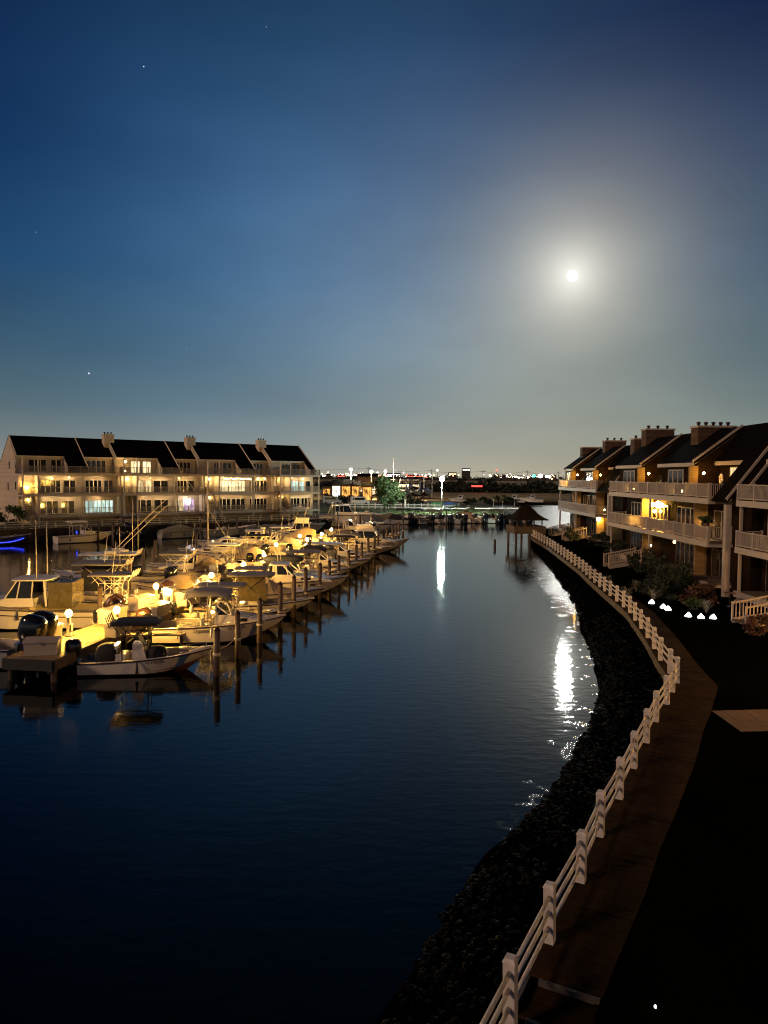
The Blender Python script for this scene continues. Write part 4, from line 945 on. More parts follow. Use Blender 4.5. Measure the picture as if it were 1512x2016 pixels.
def flybridge(lb, x, y, h, l, B, g, rig=True):
    b = boat('sportfishing_boat', lb, x, y, h, g, 'boat'); st = hull(b, l, B, .85, 1.6, 'gel', 'bottomk', .36, .4)
    cabin(b, l * .32, l * .82, l * .55, B * .74, 1.25, .75, .3)
    mb = MB(); mb.taper(l * .33, l * .55, -B * .34, B * .34, 2.62, 3.25, -.1, .35, .05); fb = mb.build('flybridge', M['gel'], b)
    mb = MB(); slab(mb, l * .28, l * .55, B * .66, 4.55, .06); tp = mb.build('bridge_top', M['gelc'], b); mb = MB()
    for s in (1, -1):
        for q in (.31, .5): mb.path([(l * q, s * B * .31, 3.2), (l * q, s * B * .31, 4.54)], .03, 6)
    mb.build('pipework', M['steel'], tp, True); radar(b, l * .45, 4.66); whip(b, l * .3, .7, 4.6, 2.6, -.1); whip(b, l * .3, -.7, 4.6, 2.6, -.1); bow_rail(b, st, .45, .5)
    mb = MB(); mb.box(l * .5, l * .56, -B * .3, B * .3, 3.1, 3.45); mb.build('console_screen', M['glass'], fb)
    if rig:
        for s in (1, -1): outrigger(b, l * .42, s * B * .42, 2.3, -1.8, s * 1.2, 6.5)
    return b
flybridge('white flybridge fishing boat with radar dome, at the far channel end', DX(87) + 1.4, 87, 3, 9.2, 3.1, GD, False)
for Y, lb, cm in ((92.5, 'low white open boat two berths past the flybridge boat', None), (97, 'grey centre console near the far end of the piling row', 'canvas'), (101.5, 'last white centre console on the channel side of the dock', 'gel')):
    b = boat('motor_boat', lb, DX(Y) + 1.6, Y, 4, GD); st = hull(b, 6.5, 2.3, .75, 1.1, 'gelg' if 'grey' in lb else 'gel', 'bottomk', .76); console(b, 2.5); outboard(b, 0, -.1, .85, 'motor', 1.)
    if cm: ttop(b, 1.3, 4, 1.9, 2.5, .32, cm, 'steel')
    bow_rail(b, st, .65, .3)
# left hand side of the dock (bows away from the dock)
b = boat('motor_boat', 'boat cut by the frame edge with two big glossy black outboards', -17.0, 34.4, 176, GD)
st = hull(b, 7.4, 2.6, .9, 1.3, 'gelg', 'bottomk', .6); outboard(b, .45, -.1, 1.35, 'motor', 1.7, -12); outboard(b, -.45, -.1, 1.35, 'motor', 1.7, -12); console(b, 3)
b = boat('cabin_cruiser', 'large white hardtop cruiser with clear vinyl cockpit curtains, behind the first dock lamp', -16.9, 43.6, 186, GD, 'boat')
st = hull(b, 9.2, 3.0, 1.05, 1.55, 'gel', 'bottomk', .5, .45); cabin(b, 3.3, 7.9, 4.4, 2.35, 1.32, .95, .9); mb = MB(); mb.taper(1.2, 2.5, -1.15, 1.15, 1.2, 2.7, -.05, 0, .05); mb.build('curtain', M['clear'], b); outboard(b, .45, -.1, 1.15, 'brown', 1.3, -30); outboard(b, -.45, -.1, 1.15, 'brown', 1.3, -30); whip(b, 3.2, .9, 2.9, 3.4, 0); whip(b, 3.2, -.9, 2.9, 3.2, 0); bow_rail(b, st, .5)
mb = MB(); mb.path([(q[6], q[1] + .012, q[2] - .32) for q in st if q[0] < .95], .03, 5); mb.build('stripe', M['rub'], b, True)
b = boat('motor_boat', 'white centre console with big arched T-top and dark curtain, bow away from dock', -15.6, 50.0, 184, GD)
st = hull(b, 8.0, 2.7, .9, 1.3, 'gel', 'bottomk', .74, .4); console(b, 3.2, 1.0, .4, 1.1); ttop(b, 1.7, 5.2, 2.3, 2.95, .4, 'canvas', 'gel', 'canvask'); outboard(b, .42, -.1, 1.0, 'brown', 1.3, -25); outboard(b, -.42, -.1, 1.0, 'brown', 1.3, -25); seats(b, (1.3, .4)); whip(b, 2, .9, 3, 2.5, 0)
b = boat('sportfishing_boat', 'fishing boat with two long outriggers raised at a slant', -16.8, 56.6, 186, GD, 'boat')
st = hull(b, 8.2, 2.8, .9, 1.35, 'gelc', 'bottomk', .6, .4); console(b, 3.4, 1.0); ttop(b, 2.0, 5.0, 2.3, 2.9, .4, 'gel', 'gel'); radar(b, 3, 3.02)
for s, dx in ((1, -5.0), (-1, -5.2)):
    mb = MB(); mb.box(3.3, 4.2, s * 1.1 - .12, s * 1.1 + .12, 3.0, 3.2); mb.build('rigger_base', M['gel'], b); outrigger(b, 3.6, s * 1.15, 3.15, dx, s * .5, 4.9)
whip(b, 2.2, .9, 2.95, 4.2, 0); whip(b, 2.2, -.9, 2.95, 4.5, 0); outboard(b, .4, -.1, 1, 'motor', 1.2); outboard(b, -.4, -.1, 1, 'motor', 1.2)
b = boat('motor_boat', 'open white boat with white folded T-top legs before the tarpaulined skiff', -14.4, 60.6, 184, GD)
st = hull(b, 6.8, 2.4, .75, 1.15, 'gel', 'bottomk', .7); console(b, 2.6); ttop(b, 1.2, 3.9, 2.0, 2.5, .32, 'tarpg', 'gel'); outboard(b, 0, -.1, .85, 'motorw', 1.1)
b = boat('motor_boat', 'boat under wrinkled tan tarpaulin at the dock between two lamps', -12.6, 54.4, 190, GD)
st = hull(b, 5.4, 2.1, .65, .95, 'gelc', 'bottomk', .7); cover(b, st, 'tarp', 0, .97, .85, .4); outboard(b, 0, -.1, .8, 'motor', 1.0, -30)
b = boat('motor_boat', 'skiff under peaked tan tarpaulin, farther from the lamps', -14.6, 65.8, 184, GD)
st = hull(b, 6.2, 2.3, .7, 1.05, 'gelc', 'bottomk', .7); cover(b, st, 'tarp', 0, .97, 1.0, .3)
b = boat('motor_boat', 'open cream skiff with upright rods standing in holders', -13.2, 70.6, 186, GD)
st = hull(b, 6.4, 2.3, .7, 1.05, 'gelc', 'bottomk', .75); console(b, 2.4); mb = MB()
for i in range(6): mb.path([(.5 + .12 * i, -.8 + .3 * i, .7), (.3 + .12 * i, -.8 + .3 * i, 2.4)], .02, 5)
mb.build('fishing_rod', M['rub'], b, True); outboard(b, 0, -.1, .8, 'motor', 1.)
b = boat('sportfishing_boat', 'white hardtop fishing boat with one very tall pale mast pole', -12.6, 75.6, 184, GD, 'boat')
st = hull(b, 8.4, 2.8, .95, 1.45, 'gel', 'bottomk', .45, .4); cabin(b, 3.2, 7.1, 3.9, 2.1, 1.2, .7, .7); radar(b, 3.4, 2.55); mb = MB(); mb.path([(5.2, .9, 1.2), (5.2, .9, 9.6)], .07, 8, r1=.045); mb.build('mast', M['gelc'], b, True); outrigger(b, 3.5, -1.1, 2.3, 4.3, -.6, 6.2); bow_rail(b, st, .5); outboard(b, .35, -.1, 1, 'motor', 1.2); outboard(b, -.4, -.1, 1, 'motor', 1.2)
b = boat('motor_boat', 'cream cuddy boat heaped with yellow lit canvas covers', -11.4, 73.2, 186, GD); b.location.x -= .4
st = hull(b, 5.2, 2.0, .7, 1.0, 'gelc', 'bottomk', .7); cover(b, st, 'tarp', 0, .9, .95, .25)
b = boat('cabin_cruiser', 'long cream express cruiser lying behind the far dock lamps', -10.6, 82.5, 187, GD, 'boat')
st = hull(b, 10.4, 3.3, 1.25, 1.75, 'gelc', 'bottomk', .42, .5); cabin(b, 3.6, 9.0, 4.6, 2.5, 1.5, .75, .9); mb = MB(); mb.path([(2.4, -1.3, 1.3), (2.9, -1.1, 2.9), (2.9, 1.1, 2.9), (2.4, 1.3, 1.3)], .10, 6); mb.build('arch', M['gelc'], b, True); bow_rail(b, st, .45, .5); radar(b, 2.9, 2.98)
b = boat('motor_boat', 'white centre console at the far inner end of the dock', -9.6, 90.5, 186, GD)
st = hull(b, 7.4, 2.5, .85, 1.2, 'gel', 'bottomk', .72); console(b, 2.9); ttop(b, 1.5, 4.4, 2.1, 2.6, .32, 'gel', 'steel'); outboard(b, 0, -.1, .9, 'motor', 1.1); whip(b, 2, .8, 2.6, 2.5, 0)
b = boat('motor_boat', 'covered boat with domed tan canvas at the far inner end of the dock', -8.9, 96.5, 186, GD)
st = hull(b, 6.6, 2.4, .8, 1.1, 'gelc', 'bottomk', .7); cover(b, st, 'tarp', 0, .97, 1.15, .2)
flybridge('white fishing boat with raised outriggers past the last dock lamp', DX(100) - 1.6, 101, 187, 9.0, 3.0, GD, True)

for Y, dx, l, ty, cm, h, lb in ((47.2, 1.6, 6.6, 'cc', 'canvas', 182, 'white skiff with grey top squeezed beside the big arched T-top boat'), (63.2, 1.9, 7.4, 'cuddy', 'tarp', 184, 'cream cuddy boat with tan canvas between two open boats on the inner side'), (68.2, 1.7, 7.0, 'cc', 'gel', 183, 'white topped centre console beside the skiff with upright rods'),
                               (78.8, 1.8, 7.8, 'cc', 'canvask', 186, 'black topped centre console before the long cream express cruiser'), (86.6, 1.7, 7.0, 'cuddy', 'canvas', 185, 'grey canvassed cuddy boat past the long cream express cruiser'), (58.6, 8.6, 6.6, 'cc', 'gel', 176, 'white open boat lying outside the outrigger boat, away from the dock')):
    b = boat('motor_boat', lb, DX(Y) - dx, Y, h, GD); st = hull(b, l, 2.4, .8, 1.2, 'gel' if 'white' in lb else 'gelc', 'bottomk', .74 if ty == 'cc' else .48)
    if ty == 'cc': console(b, l * .4); ttop(b, l * .2, l * .62, 2.0, 2.55, .32, cm, 'gel')
    else: cabin(b, l * .45, l * .86, l * .5, 1.7, 1.0, .5); cover(b, st, cm, .02, .48, 1.0, .6)
    outboard(b, .35, -.1, .9, 'motor', 1.05); outboard(b, -.35, -.1, .9, 'motorw' if ty == 'cuddy' else 'motor', 1.05); bow_rail(b, st, .6, .35)
# ---- boats along the bulkhead below the pale row
GB = 'boats moored before the pale row houses'
def at_b(s, d): q = bh(s, d); return q.x, q.y
HB = math.degrees(math.atan2(BD.y, BD.x))
x, y = at_b(0, 4.2); b = boat('motor_boat', 'small boat outlined with glowing blue LED strip', x, y, HB, GB); b.location.x -= 2.2
st = hull(b, 7.0, 2.4, .8, 1.2, 'gelb', 'bottomk', .7); console(b, 2.6); ttop(b, 1.2, 4, 2, 2.6, .32, 'gel', 'gel'); mb = MB(); mb.path([(q[6], -(q[4] + (q[1] - q[4]) * .45) - .05, q[3] + .25) for q in st[:15]], .05, 6); mb.build('led_strip', G['blue'], b, True)
x, y = at_b(7.8, 4.6); b = boat('motor_boat', 'white arch topped boat just past the blue lit boat', x, y, HB + 4, GB)
st = hull(b, 7.6, 2.5, .85, 1.25, 'gel', 'bottomk', .6); cabin(b, 3.4, 6.4, 3.7, 1.9, 1.05, .5); ttop(b, 1.4, 3.9, 2.1, 2.7, .32, 'gel', 'gel', None, False); mb = MB(); mb.blob((2.4, -.75, 1.35), (.09, .05, .2), 1, 8, 6); mb.build('courtesy_light', G['blue'], b, True)
x, y = at_b(17.5, 5.6); b = boat('motor_boat', 'dark boat showing four black outboards tilted up, stern to the basin', x, y, HB + 82, GB)
st = hull(b, 9.0, 2.9, 1.0, 1.5, 'gelb', 'bottomk', .6); [outboard(b, q, -.1, 1.9, 'motor', 1.5, -35) for q in (-1.05, -.35, .35, 1.05)]; console(b, 3.6); ttop(b, 2, 5, 2.4, 2.9, .32, 'canvask', 'blackpipe')
x, y = at_b(21.5, 4.2); b = boat('motor_boat', 'olive covered boat between the black outboards and grey skiff', x, y, HB, GB); st = hull(b, 7.0, 2.4, .85, 1.2, 'gelg', 'bottomk', .6); cover(b, st, 'tarpg', 0, .97, .8, .4)
x, y = at_b(27.6, 4.2); b = boat('motor_boat', 'long grey open skiff under the second pale house, bow toward the far end', x, y, HB - 4, GB); st = hull(b, 8.6, 2.6, .9, 1.5, 'gelg', 'bottomk', .75); console(b, 3.2); outboard(b, 0, -.1, .95, 'motor', 1.1); bow_rail(b, st, .6); whip(b, 2.5, .6, 1.2, 3)
x, y = at_b(36.0, 4.0); b = boat('motor_boat', 'boat wrapped in flat olive cover below the string lights', x, y, HB, GB); st = hull(b, 6.4, 2.4, 1.0, 1.2, 'gelg', 'bottomk', .6); cover(b, st, 'tarpg', 0, .97, .35, .4)
x, y = at_b(42.0, 4.4); b = boat('motor_boat', 'boat wrapped in dark humped grey cover beside the flat olive one', x, y, HB, GB); st = hull(b, 6.6, 2.5, 1.0, 1.3, 'gelg', 'bottomk', .6); cover(b, st, 'canvas', 0, .97, .8, .35)
x, y = at_b(42.5, 14); b = boat('cabin_cruiser', 'cream cabin cruiser drifting out from the bulkhead, windshield raised', x, y, 12, GB, 'boat'); st = hull(b, 8.0, 2.8, 1.0, 1.4, 'gelc', 'bottomk', .45); cabin(b, 3.2, 7, 3.9, 2.1, 1.2, .65, .6); whip(b, 3, .8, 2.5, 2.5)
b = boat('cabin_cruiser', 'grey tarped cruiser with windshield at the far corner of the basin', -16.5, 125, 25, GB, 'boat'); st = hull(b, 8.6, 2.9, 1.1, 1.5, 'gelg', 'bottomk', .45); cabin(b, 3.4, 7.2, 4.0, 2.2, 1.3, .6); cover(b, st, 'tarpg', 0, .45, 1.0, .5)
b = boat('motor_yacht', 'largest pale motor yacht with long curved cabin, far corner of the basin', -11.5, 131, 4, GB, 'boat')
st = hull(b, 13.2, 3.9, 1.9, 2.4, 'gel', 'bottomk', .3, .8); cabin(b, 2.8, 11.2, 5.4, 3.1, 2.1, 1.05, .8); bow_rail(b, st, .45, .55); mb = MB(); mb.path([(1.6, -1.6, 2.0), (2.4, -1.3, 4.2), (2.4, 1.3, 4.2), (1.6, 1.6, 2.0)], .14, 6); mb.build('arch', M['gelc'], b, True)
# ---- far row, sterns to the channel
GF = 'boats moored along the far shore'
far = [(1.2, 139, 12, 8.0, 'bim', 'gelb', 'dark hulled cruiser under arched black bimini left of the young tree'), (4.6, 138.4, 168, 7.6, 'cov', 'gelg', 'dark covered boat lying before the young tree'),
       (8.6, 138.5, 150, 8.2, 'bim', 'gelb', 'dark boat with black bimini and tilted motor right of the young tree'), (12.2, 140.5, 158, 7.6, 'cc', 'gel', 'white open boat left of the tall lamp post'),
       (15.0, 140.5, 150, 6.8, 'low', 'gelg', 'low grey skiff with black motor right below the tall lamp post'), (19.2, 142.6, 152, 8.6, 'cov', 'gelc', 'cream boat under large pale green lit cover beside the tall lamp post'), (17.3, 143.2, 150, 7.4, 'cc', 'gel', 'white hardtop boat squeezed between the grey skiff and pale covered boat'),
       (10.6, 141.6, 160, 7.0, 'cc', 'gelc', 'cream hardtop boat behind the dark black-topped boat'), (23.9, 144.4, 139, 7.0, 'cc', 'gelc', 'cream hardtop boat between two white hardtop boats near the pavilion'), (14.0, 142.6, 156, 7.4, 'bim', 'gel', 'white boat with black bimini just left of the lamp post foot'),
       (22.2, 143.5, 140, 7.8, 'cc', 'gel', 'first hardtop boat past the pale covered one'), (25.4, 144.2, 138, 8.0, 'cc', 'gel', 'second hardtop boat past the pale covered one'), (28.2, 144.6, 136, 7.6, 'cc', 'gelg', 'grey hardtop boat nearest the thatched pavilion')]
for X, Y, h, l, ty, gm, lb in far:
    b = boat('motor_boat', lb, X, Y, h, GF); st = hull(b, l, 2.5, .9, 1.35, gm, 'bottomk', .7 if ty != 'bim' else .45)
    if ty == 'bim': cabin(b, l * .45, l * .85, l * .5, 1.8, 1.1, .4, None, 'glass', 'gel'); bimini(b, l * .12, l * .5, 2.2, 2.9, 1, 'canvask')
    if ty == 'cov': cover(b, st, 'tarp' if gm == 'gelc' else 'canvask', 0, .97, 1.15 if gm == 'gelc' else .7, .45)
    if ty == 'cc': console(b, l * .4, .9, .32, 1.1); ttop(b, l * .15, l * .62, 2.1, 2.75, .32, 'gel', 'gel')
    outboard(b, .35, -.1, .95, 'motor', 1.25); outboard(b, -.4, -.1, .95, 'motor', 1.25)

for k, (b, st) in enumerate(DRESS): dress(b, st, k)
# ------------------------------------------------------------------ docks
DA = math.atan2(1, .138) - math.pi / 2
dk = thing('dock', 'long wooden marina dock glowing yellow under its pedestal lamps', 'dock', (DX(36.5), 36.5, 0), DA)
mb = MB(); y = -5.2
while y < 74: mb.box(-1.15, 1.15, y + .006, y + .139, .93, 1.0 + rnd.uniform(-.006, .006)); y += .145
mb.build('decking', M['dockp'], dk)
for s in (-1, 1): MB().box(s * 1.19 - .035, s * 1.19 + .035, -5.2, 74, .55, 1.02).build('stringer', M['plank'], dk)
MB().box(-1.15, 1.15, -5.28, -5.21, .55, 1.02).build('end_board', M['bottomk'], dk)
for i in range(20):
    for s in (-1, 1): MB().path([(s * 1.0, -4.9 + i * 4.1, -1.5), (s * 1.0, -4.9 + i * 4.1, .90)], .13, 8).build('pile', M['pile'], dk)
for i in range(9):  # finger piers between boats
    f = thing('finger_pier', '%s narrow finger pier from the camera, on the channel side of the lit dock' % ORD[i], 'pier', (DX(37.3 + 7.4 * i) + 1.28, 37.3 + 7.4 * i, 0), R(5), 'narrow finger piers of the lit dock')
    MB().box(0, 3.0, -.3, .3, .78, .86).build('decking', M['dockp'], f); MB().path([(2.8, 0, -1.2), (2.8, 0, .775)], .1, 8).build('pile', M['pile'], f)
# pedestals with globes
peds = [(-15.45, 36.05), (-13.45, 37.05), (-13.95, 45.1), (-12.45, 42.6), (-11.75, 50.2), (-10.75, 56.5), (-10.3, 63.4), (-10.6, 72.7), (-9.5, 83.3), (-8.2, 79.0), (-7.3, 86.7), (-6.7, 94)]
pl_ = ['lamp on white pedestal at the outer edge of the dock, nearest the frame edge', 'lamp on white pedestal between the big and small dock boxes near the open boat', 'upper lamp of the close pair in the middle of the near dock', 'lower lamp of the close pair in the middle of the near dock',
       'lamp beside the tan tarpaulined boat', 'lamp over the wide yellow lit planks past the tan tarpaulin', 'lamp amid white boxes beside the cuddy canvas heap', 'lone lamp in front of the long cream cruiser bow', 'left lamp of the far cluster, on the inner dock edge', 'right lamp of the far cluster, beside a domed box', 'second last lamp at the far end of the dock', 'last lamp at the far end of the dock']
def pedestal(x, y, lb):
    g = thing('dock_lamp', lb, 'lamp', (x, y, 1.0), 0, 'globe lamps on pedestals along the dock')
    mb = MB(); mb.lathe([(.2, 0), (.19, .06), (.12, .1), (.09, .86), (.12, .92), (.12, .98)], 12); mb.build('pedestal', M['boxw'], g, True)
    mb = MB(); mb.box(.08, .16, -.12, .12, .25, .6); mb.build('power_box', M['boxw'], g)
    mb = MB(); mb.blob((0, 0, 1.13), (.15, .15, .155), 1, 14, 9); mb.build('globe', G['dock'], g, True)
    mb = MB(); mb.lathe([(.1, 1.29), (.07, 1.34), (.01, 1.37)], 10); mb.build('cap', M['boxw'], g, True)
for (x, y), lb in zip(peds, pl_): pedestal(x, y, lb)
# white dock boxes
def dock_box(x, y, rz, l, d, h, lb, old=False):
    g = thing('dock_box', lb, 'storage box', (x, y, 1.0), R(rz), 'white storage boxes along the dock')
    h *= .82; d *= .9; l *= .9
    MB().taper(-l / 2, l / 2, -d / 2, d / 2, .02, h, -.03, -.03, -.03).build('body', M['boxw'], g)
    li = MB().prism([(-d / 2 - .07, h + .004), (d / 2 + .07, h + .004), (d / 2 + .07, h + .10), (d / 4, h + .2), (-d / 2 - .07, h + .09)], -l / 2 - .07, l / 2 + .07, 'x').build('lid', M['boxw'], g)
    MB().box(-.06, .06, -d / 2 - .10, -d / 2 - .074, h - .04, h + .05).build('latch', M['steel'], li)
for q in [(-16.1, 35.0, 70, 1.5, .7, .75, 'long white dock box at the near outer dock edge with sloped lid'), (-15.0, 32.3, 8, 1.5, .7, .7, 'shadowed white box beside the glossy black outboards at the frame edge'),
          (-14.6, 39.6, 75, 1.7, .75, .8, 'big bright box behind the second lamp'), (-13.1, 36.2, 70, 1.2, .7, .65, 'small box in front of the second lamp, its near side in shade'),
          (-14.3, 43.4, 72, 1.6, .75, .8, 'bright box just below the upper lamp of the close pair'), (-12.7, 41.3, 75, 1.3, .75, .75, 'box below the lower lamp of the close pair, pale flat lid'),
          (-13.3, 46.0, 75, .8, .7, .95, 'upright bright box beyond the close pair of lamps'), (-12.0, 45.2, 72, 1.7, .8, .85, 'long box with white railing behind the lower lamp of the pair'),
          (-12.0, 48.7, 75, 1.2, .75, .9, 'tall box before the lamp by the tan tarpaulin'), (-12.3, 52.5, 75, 1.5, .75, .9, 'broad box behind the lamp by the tan tarpaulin'),
          (-10.5, 55.0, 72, .8, .7, .8, 'small bright box at the foot of the sixth lamp'), (-11.9, 58.5, 75, .9, .8, 1.0, 'upright box at the inner edge past the sixth lamp'),
          (-10.0, 60.8, 75, 1.8, .8, .9, 'row of bright box side by the seventh lamp'), (-9.2, 68.6, 75, 1.7, .9, .95, 'large shaded box with bright lid between seventh and eighth lamps'),
          (-8.3, 76.2, 75, 1.3, .8, .9, 'box before the far lamp cluster'), (-9.4, 80.5, 75, 1.2, .9, 1.1, 'domed box in the far lamp cluster'), (-7.6, 84.4, 75, 1.3, .8, .9, 'box between the last three lamps')]:
    dock_box(*q)
# pilings along the channel
for i, y in enumerate([32.74, 35.9, 39.4, 43.2, 46.6, 50.1, 53.8, 57.6, 61.6, 65.4, 69.2, 73, 76.8, 80.6, 84.4, 88.4, 92.4, 96.4, 100.6, 105, 109.5]):
    x = -7.54 + .135 * (y - 32.74) + rnd.uniform(-.12, .12); h = 2.15 + rnd.uniform(-.2, .25) + (.2 if i else 0)
    g = thing('piling', '%s mooring piling from the camera in the row along the open channel' % ORD[i], 'piling', (x, y, 0), rnd.uniform(0, 6), 'mooring pilings along the open channel')
    mb = MB(); lx, ly = rnd.uniform(-.05, .05), rnd.uniform(-.05, .05); mb.path([(0, 0, -1.5), (lx * .4, ly * .4, .6), (lx, ly, h)], .155, 10, r1=.135); mb.build('shaft', M['pile'], g, True)
    MB().lathe([(.15, h + .003), (.155, h + .05), (.015, h + .2)], 10, (lx, ly, 0)).build('cap', M['rub'], g)
    mb = MB(); mb.lathe([(.165, .9), (.18, .93), (.18, 1.0), (.165, 1.03)], 10, (lx * .5, ly * .5, 0)); mb.build('rope', M['gelc'], g, True)
ip = [(-15.6, 40.4), (-20.2, 47.5), (-18.6, 53.8), (-22.5, 60.5), (-20.6, 63), (-21.5, 69.2), (-19.6, 77), (-18.2, 86), (-15.0, 97), (-34, 92.5), (-37.5, 96.8), (-26, 104.5), (-22, 110.5), (-15, 120), (-8, 127.5), (-4.2, 129.5), (3.5, 134.5), (11.5, 136.5)]
for i, (x, y) in enumerate(ip):
    h = 2.5 + rnd.uniform(-.3, .4); g = thing('piling', '%s nearest dark piling among the berths of the inner basin' % ORD[i], 'piling', (x, y, 0), 0, 'dark pilings of the inner basin')
    MB().path([(0, 0, -1.5), (.03, 0, h)], .15, 9, r1=.13).build('shaft', M['pile'], g, True); MB().lathe([(.145, h + .003), (.15, h + .05), (.015, h + .16)], 9, (.03, 0, 0)).build('cap', M['rub'], g)
for i, (a, c) in enumerate([((-7.6, 32.9, 1.35), (-8.3, 34.1, .95)), ((-6.95, 36, 1.3), (-8.2, 34.2, .9)), ((-12.9, 34.8, 1.02), (-13.2, 33.2, .75))]):
    q0_, q1_ = Vector(a), Vector(c); pts = [q0_.lerp(q1_, t / 8) - Vector((0, 0, .35 * math.sin(math.pi * t / 8))) for t in range(9)]
    tag(MB().path(pts, .022, 5).build('mooring_rope', M['gelc'], None, True), ['sagging pale rope from first piling to the open boat bow', 'sagging pale rope from second piling to the open boat bow', 'pale rope from dock edge to the open boat stern'][i], 'rope', 'mooring ropes')

# ------------------------------------------------------------------ trees and planting
def tree(name, label, x, y, z, h, cw, n, size, leaf='leaf', group=None, trunk=.32, clumps=16, cat='tree', lift=.0, legs=1):
    t = thing(name, label, cat, (x, y, z), 0, group)
    mb = MB(); th = h * trunk
    mb.path([(0, 0, -.3), (.05, .02, th * .5), (.0, .05, th), (.04, 0, h * .7)], h * .035, 7, r1=h * .012)
    for i in range(6):
        a = i * 1.05 + rnd.random(); mb.path([(0, 0, th * rnd.uniform(.75, 1.05)), (cw * .22 * math.cos(a), cw * .22 * math.sin(a), th + h * .18), (cw * .36 * math.cos(a), cw * .36 * math.sin(a), th + h * rnd.uniform(.28, .42))], h * .013, 5, r1=h * .005)
    mb.build('trunk', M['bark'], t, True)
    MB().leaves((0, 0, th + (h - th) * .5 - lift), (cw / 2, cw / 2, (h - th) * .58), n, size, clumps).build('crown', M[leaf], t)
    return t
tq = P(757, 1011, 1.56)
tree('young_tree', 'round green tree standing alone on the far lawn, lit by the lamp', tq.x, 153, 1.56, 7.2, 6.8, 3600, .26, clumps=22, trunk=.24)
def bush(label, x, y, z, rx, ry, rz, n, size, leaf='leafd', group=None, cat='shrub'):
    t = thing('shrub', label, cat, (x, y, z), 0, group)
    mb = MB()
    for i in range(6):
        a = rnd.uniform(0, 6.28); mb.path([(0, 0, -.2), (rx * .4 * math.cos(a), ry * .4 * math.sin(a), rz * .7)], .03, 5, r1=.01)
    mb.build('stem', M['bark'], t)
    MB().leaves((0, 0, rz * .5), (rx, ry, rz * .62), n, size, 14).build('foliage', M[leaf], t)
    return t
gs = 'shrubs planted beside the boardwalk terraces'
p = P(1305, 1188, 1.27); bush('largest rounded clipped shrub behind the white path lights', p.x + .6, p.y + 2.0, 1.27, 1.5, 1.7, 2.1, 2600, .10, 'leafd', gs)
p = P(1300, 1105, 1.27); bush('rusty leaved tall shrub lit from beneath, under the amber balcony', p.x + .4, p.y - 12, 1.27, .9, .9, 3.2, 1500, .11, 'leafb', gs)
p = P(1345, 1180, 1.27); bush('low dark spreading shrub left of the nearest white post', p.x + 1.5, p.y + 3.2, 1.27, 1.6, 1.3, 1.2, 1500, .10, 'leafd', gs)
p = P(1370, 1205, 1.27); bush('small bright green clump among the white path lights', p.x + .25, p.y + .7, 1.27, .75, .5, .6, 700, .07, 'leaf', gs)
p = P(1500, 1250, 1.27); bush('reddish flowering shrub beside the sloping white handrail', p.x, p.y, 1.27, .9, .9, .9, 1200, .08, 'leafb', gs)
p = P(1235, 1090, 1.27); bush('dark shrub below the amber balcony stairs', p.x + .2, p.y - 3, 1.27, 1.3, 1.6, 1.4, 1400, .11, 'leafd', gs)
p = P(1170, 1070, 1.27); bush('dark shrub between two white garden stairways', p.x - .4, p.y - 4, 1.27, 1.2, 2.6, 1.5, 1500, .13, 'leafd', gs)
p = P(1110, 1047, 1.27); bush('dark shrub nearest the thatched pavilion', p.x - 1, p.y - 6, 1.27, 1.0, 2.4, 1.2, 1300, .13, 'leafd', gs)
p = P(30, 1022, 1.5); bush('yellow lit bush at the foot of the pale gable', -54.5, 106, 1.5, 2.6, 1.6, 2.6, 1500, .2, 'leaf', None)
for i, (x, y) in enumerate([(1283, 1190), (1306, 1199), (1315, 1203), (1355, 1216), (1380, 1219), (1404, 1220)]):
    q = P(x, y, 1.27); g = thing('path_light', ['white cone path light standing alone near the fence', 'left one of the two touching white path lights', 'right one of the two touching white path lights', 'white path light in front of the small green clump', 'white path light right of the small green clump', 'white path light farthest from the fence'][i], 'path light', (q.x, q.y, 1.27), 0, 'white path lights in the garden bed')
    MB().path([(0, 0, -.2), (0, 0, .10)], .015, 6).build('stake', M['blackpipe'], g); MB().lathe([(.19, .07), (.17, .14), (.03, .30)], 10).build('shade', G['path'], g, True); MB().lathe([(.035, .30), (.03, .34), (.005, .36)], 8).build('finial', M['tin'], g, True)
q = P(1290, 1990, 1.27); g = thing('path_light', 'tiny solitary light on the black lawn closest to the camera', 'path light', (q.x, q.y, 1.27))
MB().path([(0, 0, -.1), (0, 0, .05)], .008, 5).build('stake', M['blackpipe'], g); MB().lathe([(.018, .05), (.02, .07), (.004, .09)], 8).build('shade', G['path'], g)
for x_, y_, a_, c_, h_, lf, lb in ((20.9, 60.5, .9, .9, 1.9, 'leafd', 'upright dark shrub against the ground floor wall under the amber balcony'), (20.7, 57.6, 1.0, 1.3, 1.5, 'leafd', 'spreading dark shrub beneath the middle of the second balcony'), (20.4, 55.0, .8, 1.0, 2.2, 'leafd', 'tall dark shrub before the patio door near the white post'),
                               (20.9, 51.6, 1.0, 1.2, 1.6, 'leafd', 'rounded dark shrub at the foot of the white corner post'), (18.3, 48.5, 1.1, 1.2, 1.0, 'leafd', 'loose low shrub behind the path lights'), (19.2, 45.0, 1.0, 1.1, 1.3, 'leafb', 'brownish loose shrub near the small domed table'), (22.6, 88.6, .9, 1.6, 1.6, 'leafd', 'dark shrub under the far lit porch lamp'), (21.9, 69.2, 1.0, 1.6, 1.7, 'leafd', 'dark shrub at the far corner of the amber balcony house')):
    bush(lb, x_, y_, 1.27, a_, c_, h_, 1300, .11, lf, gs)
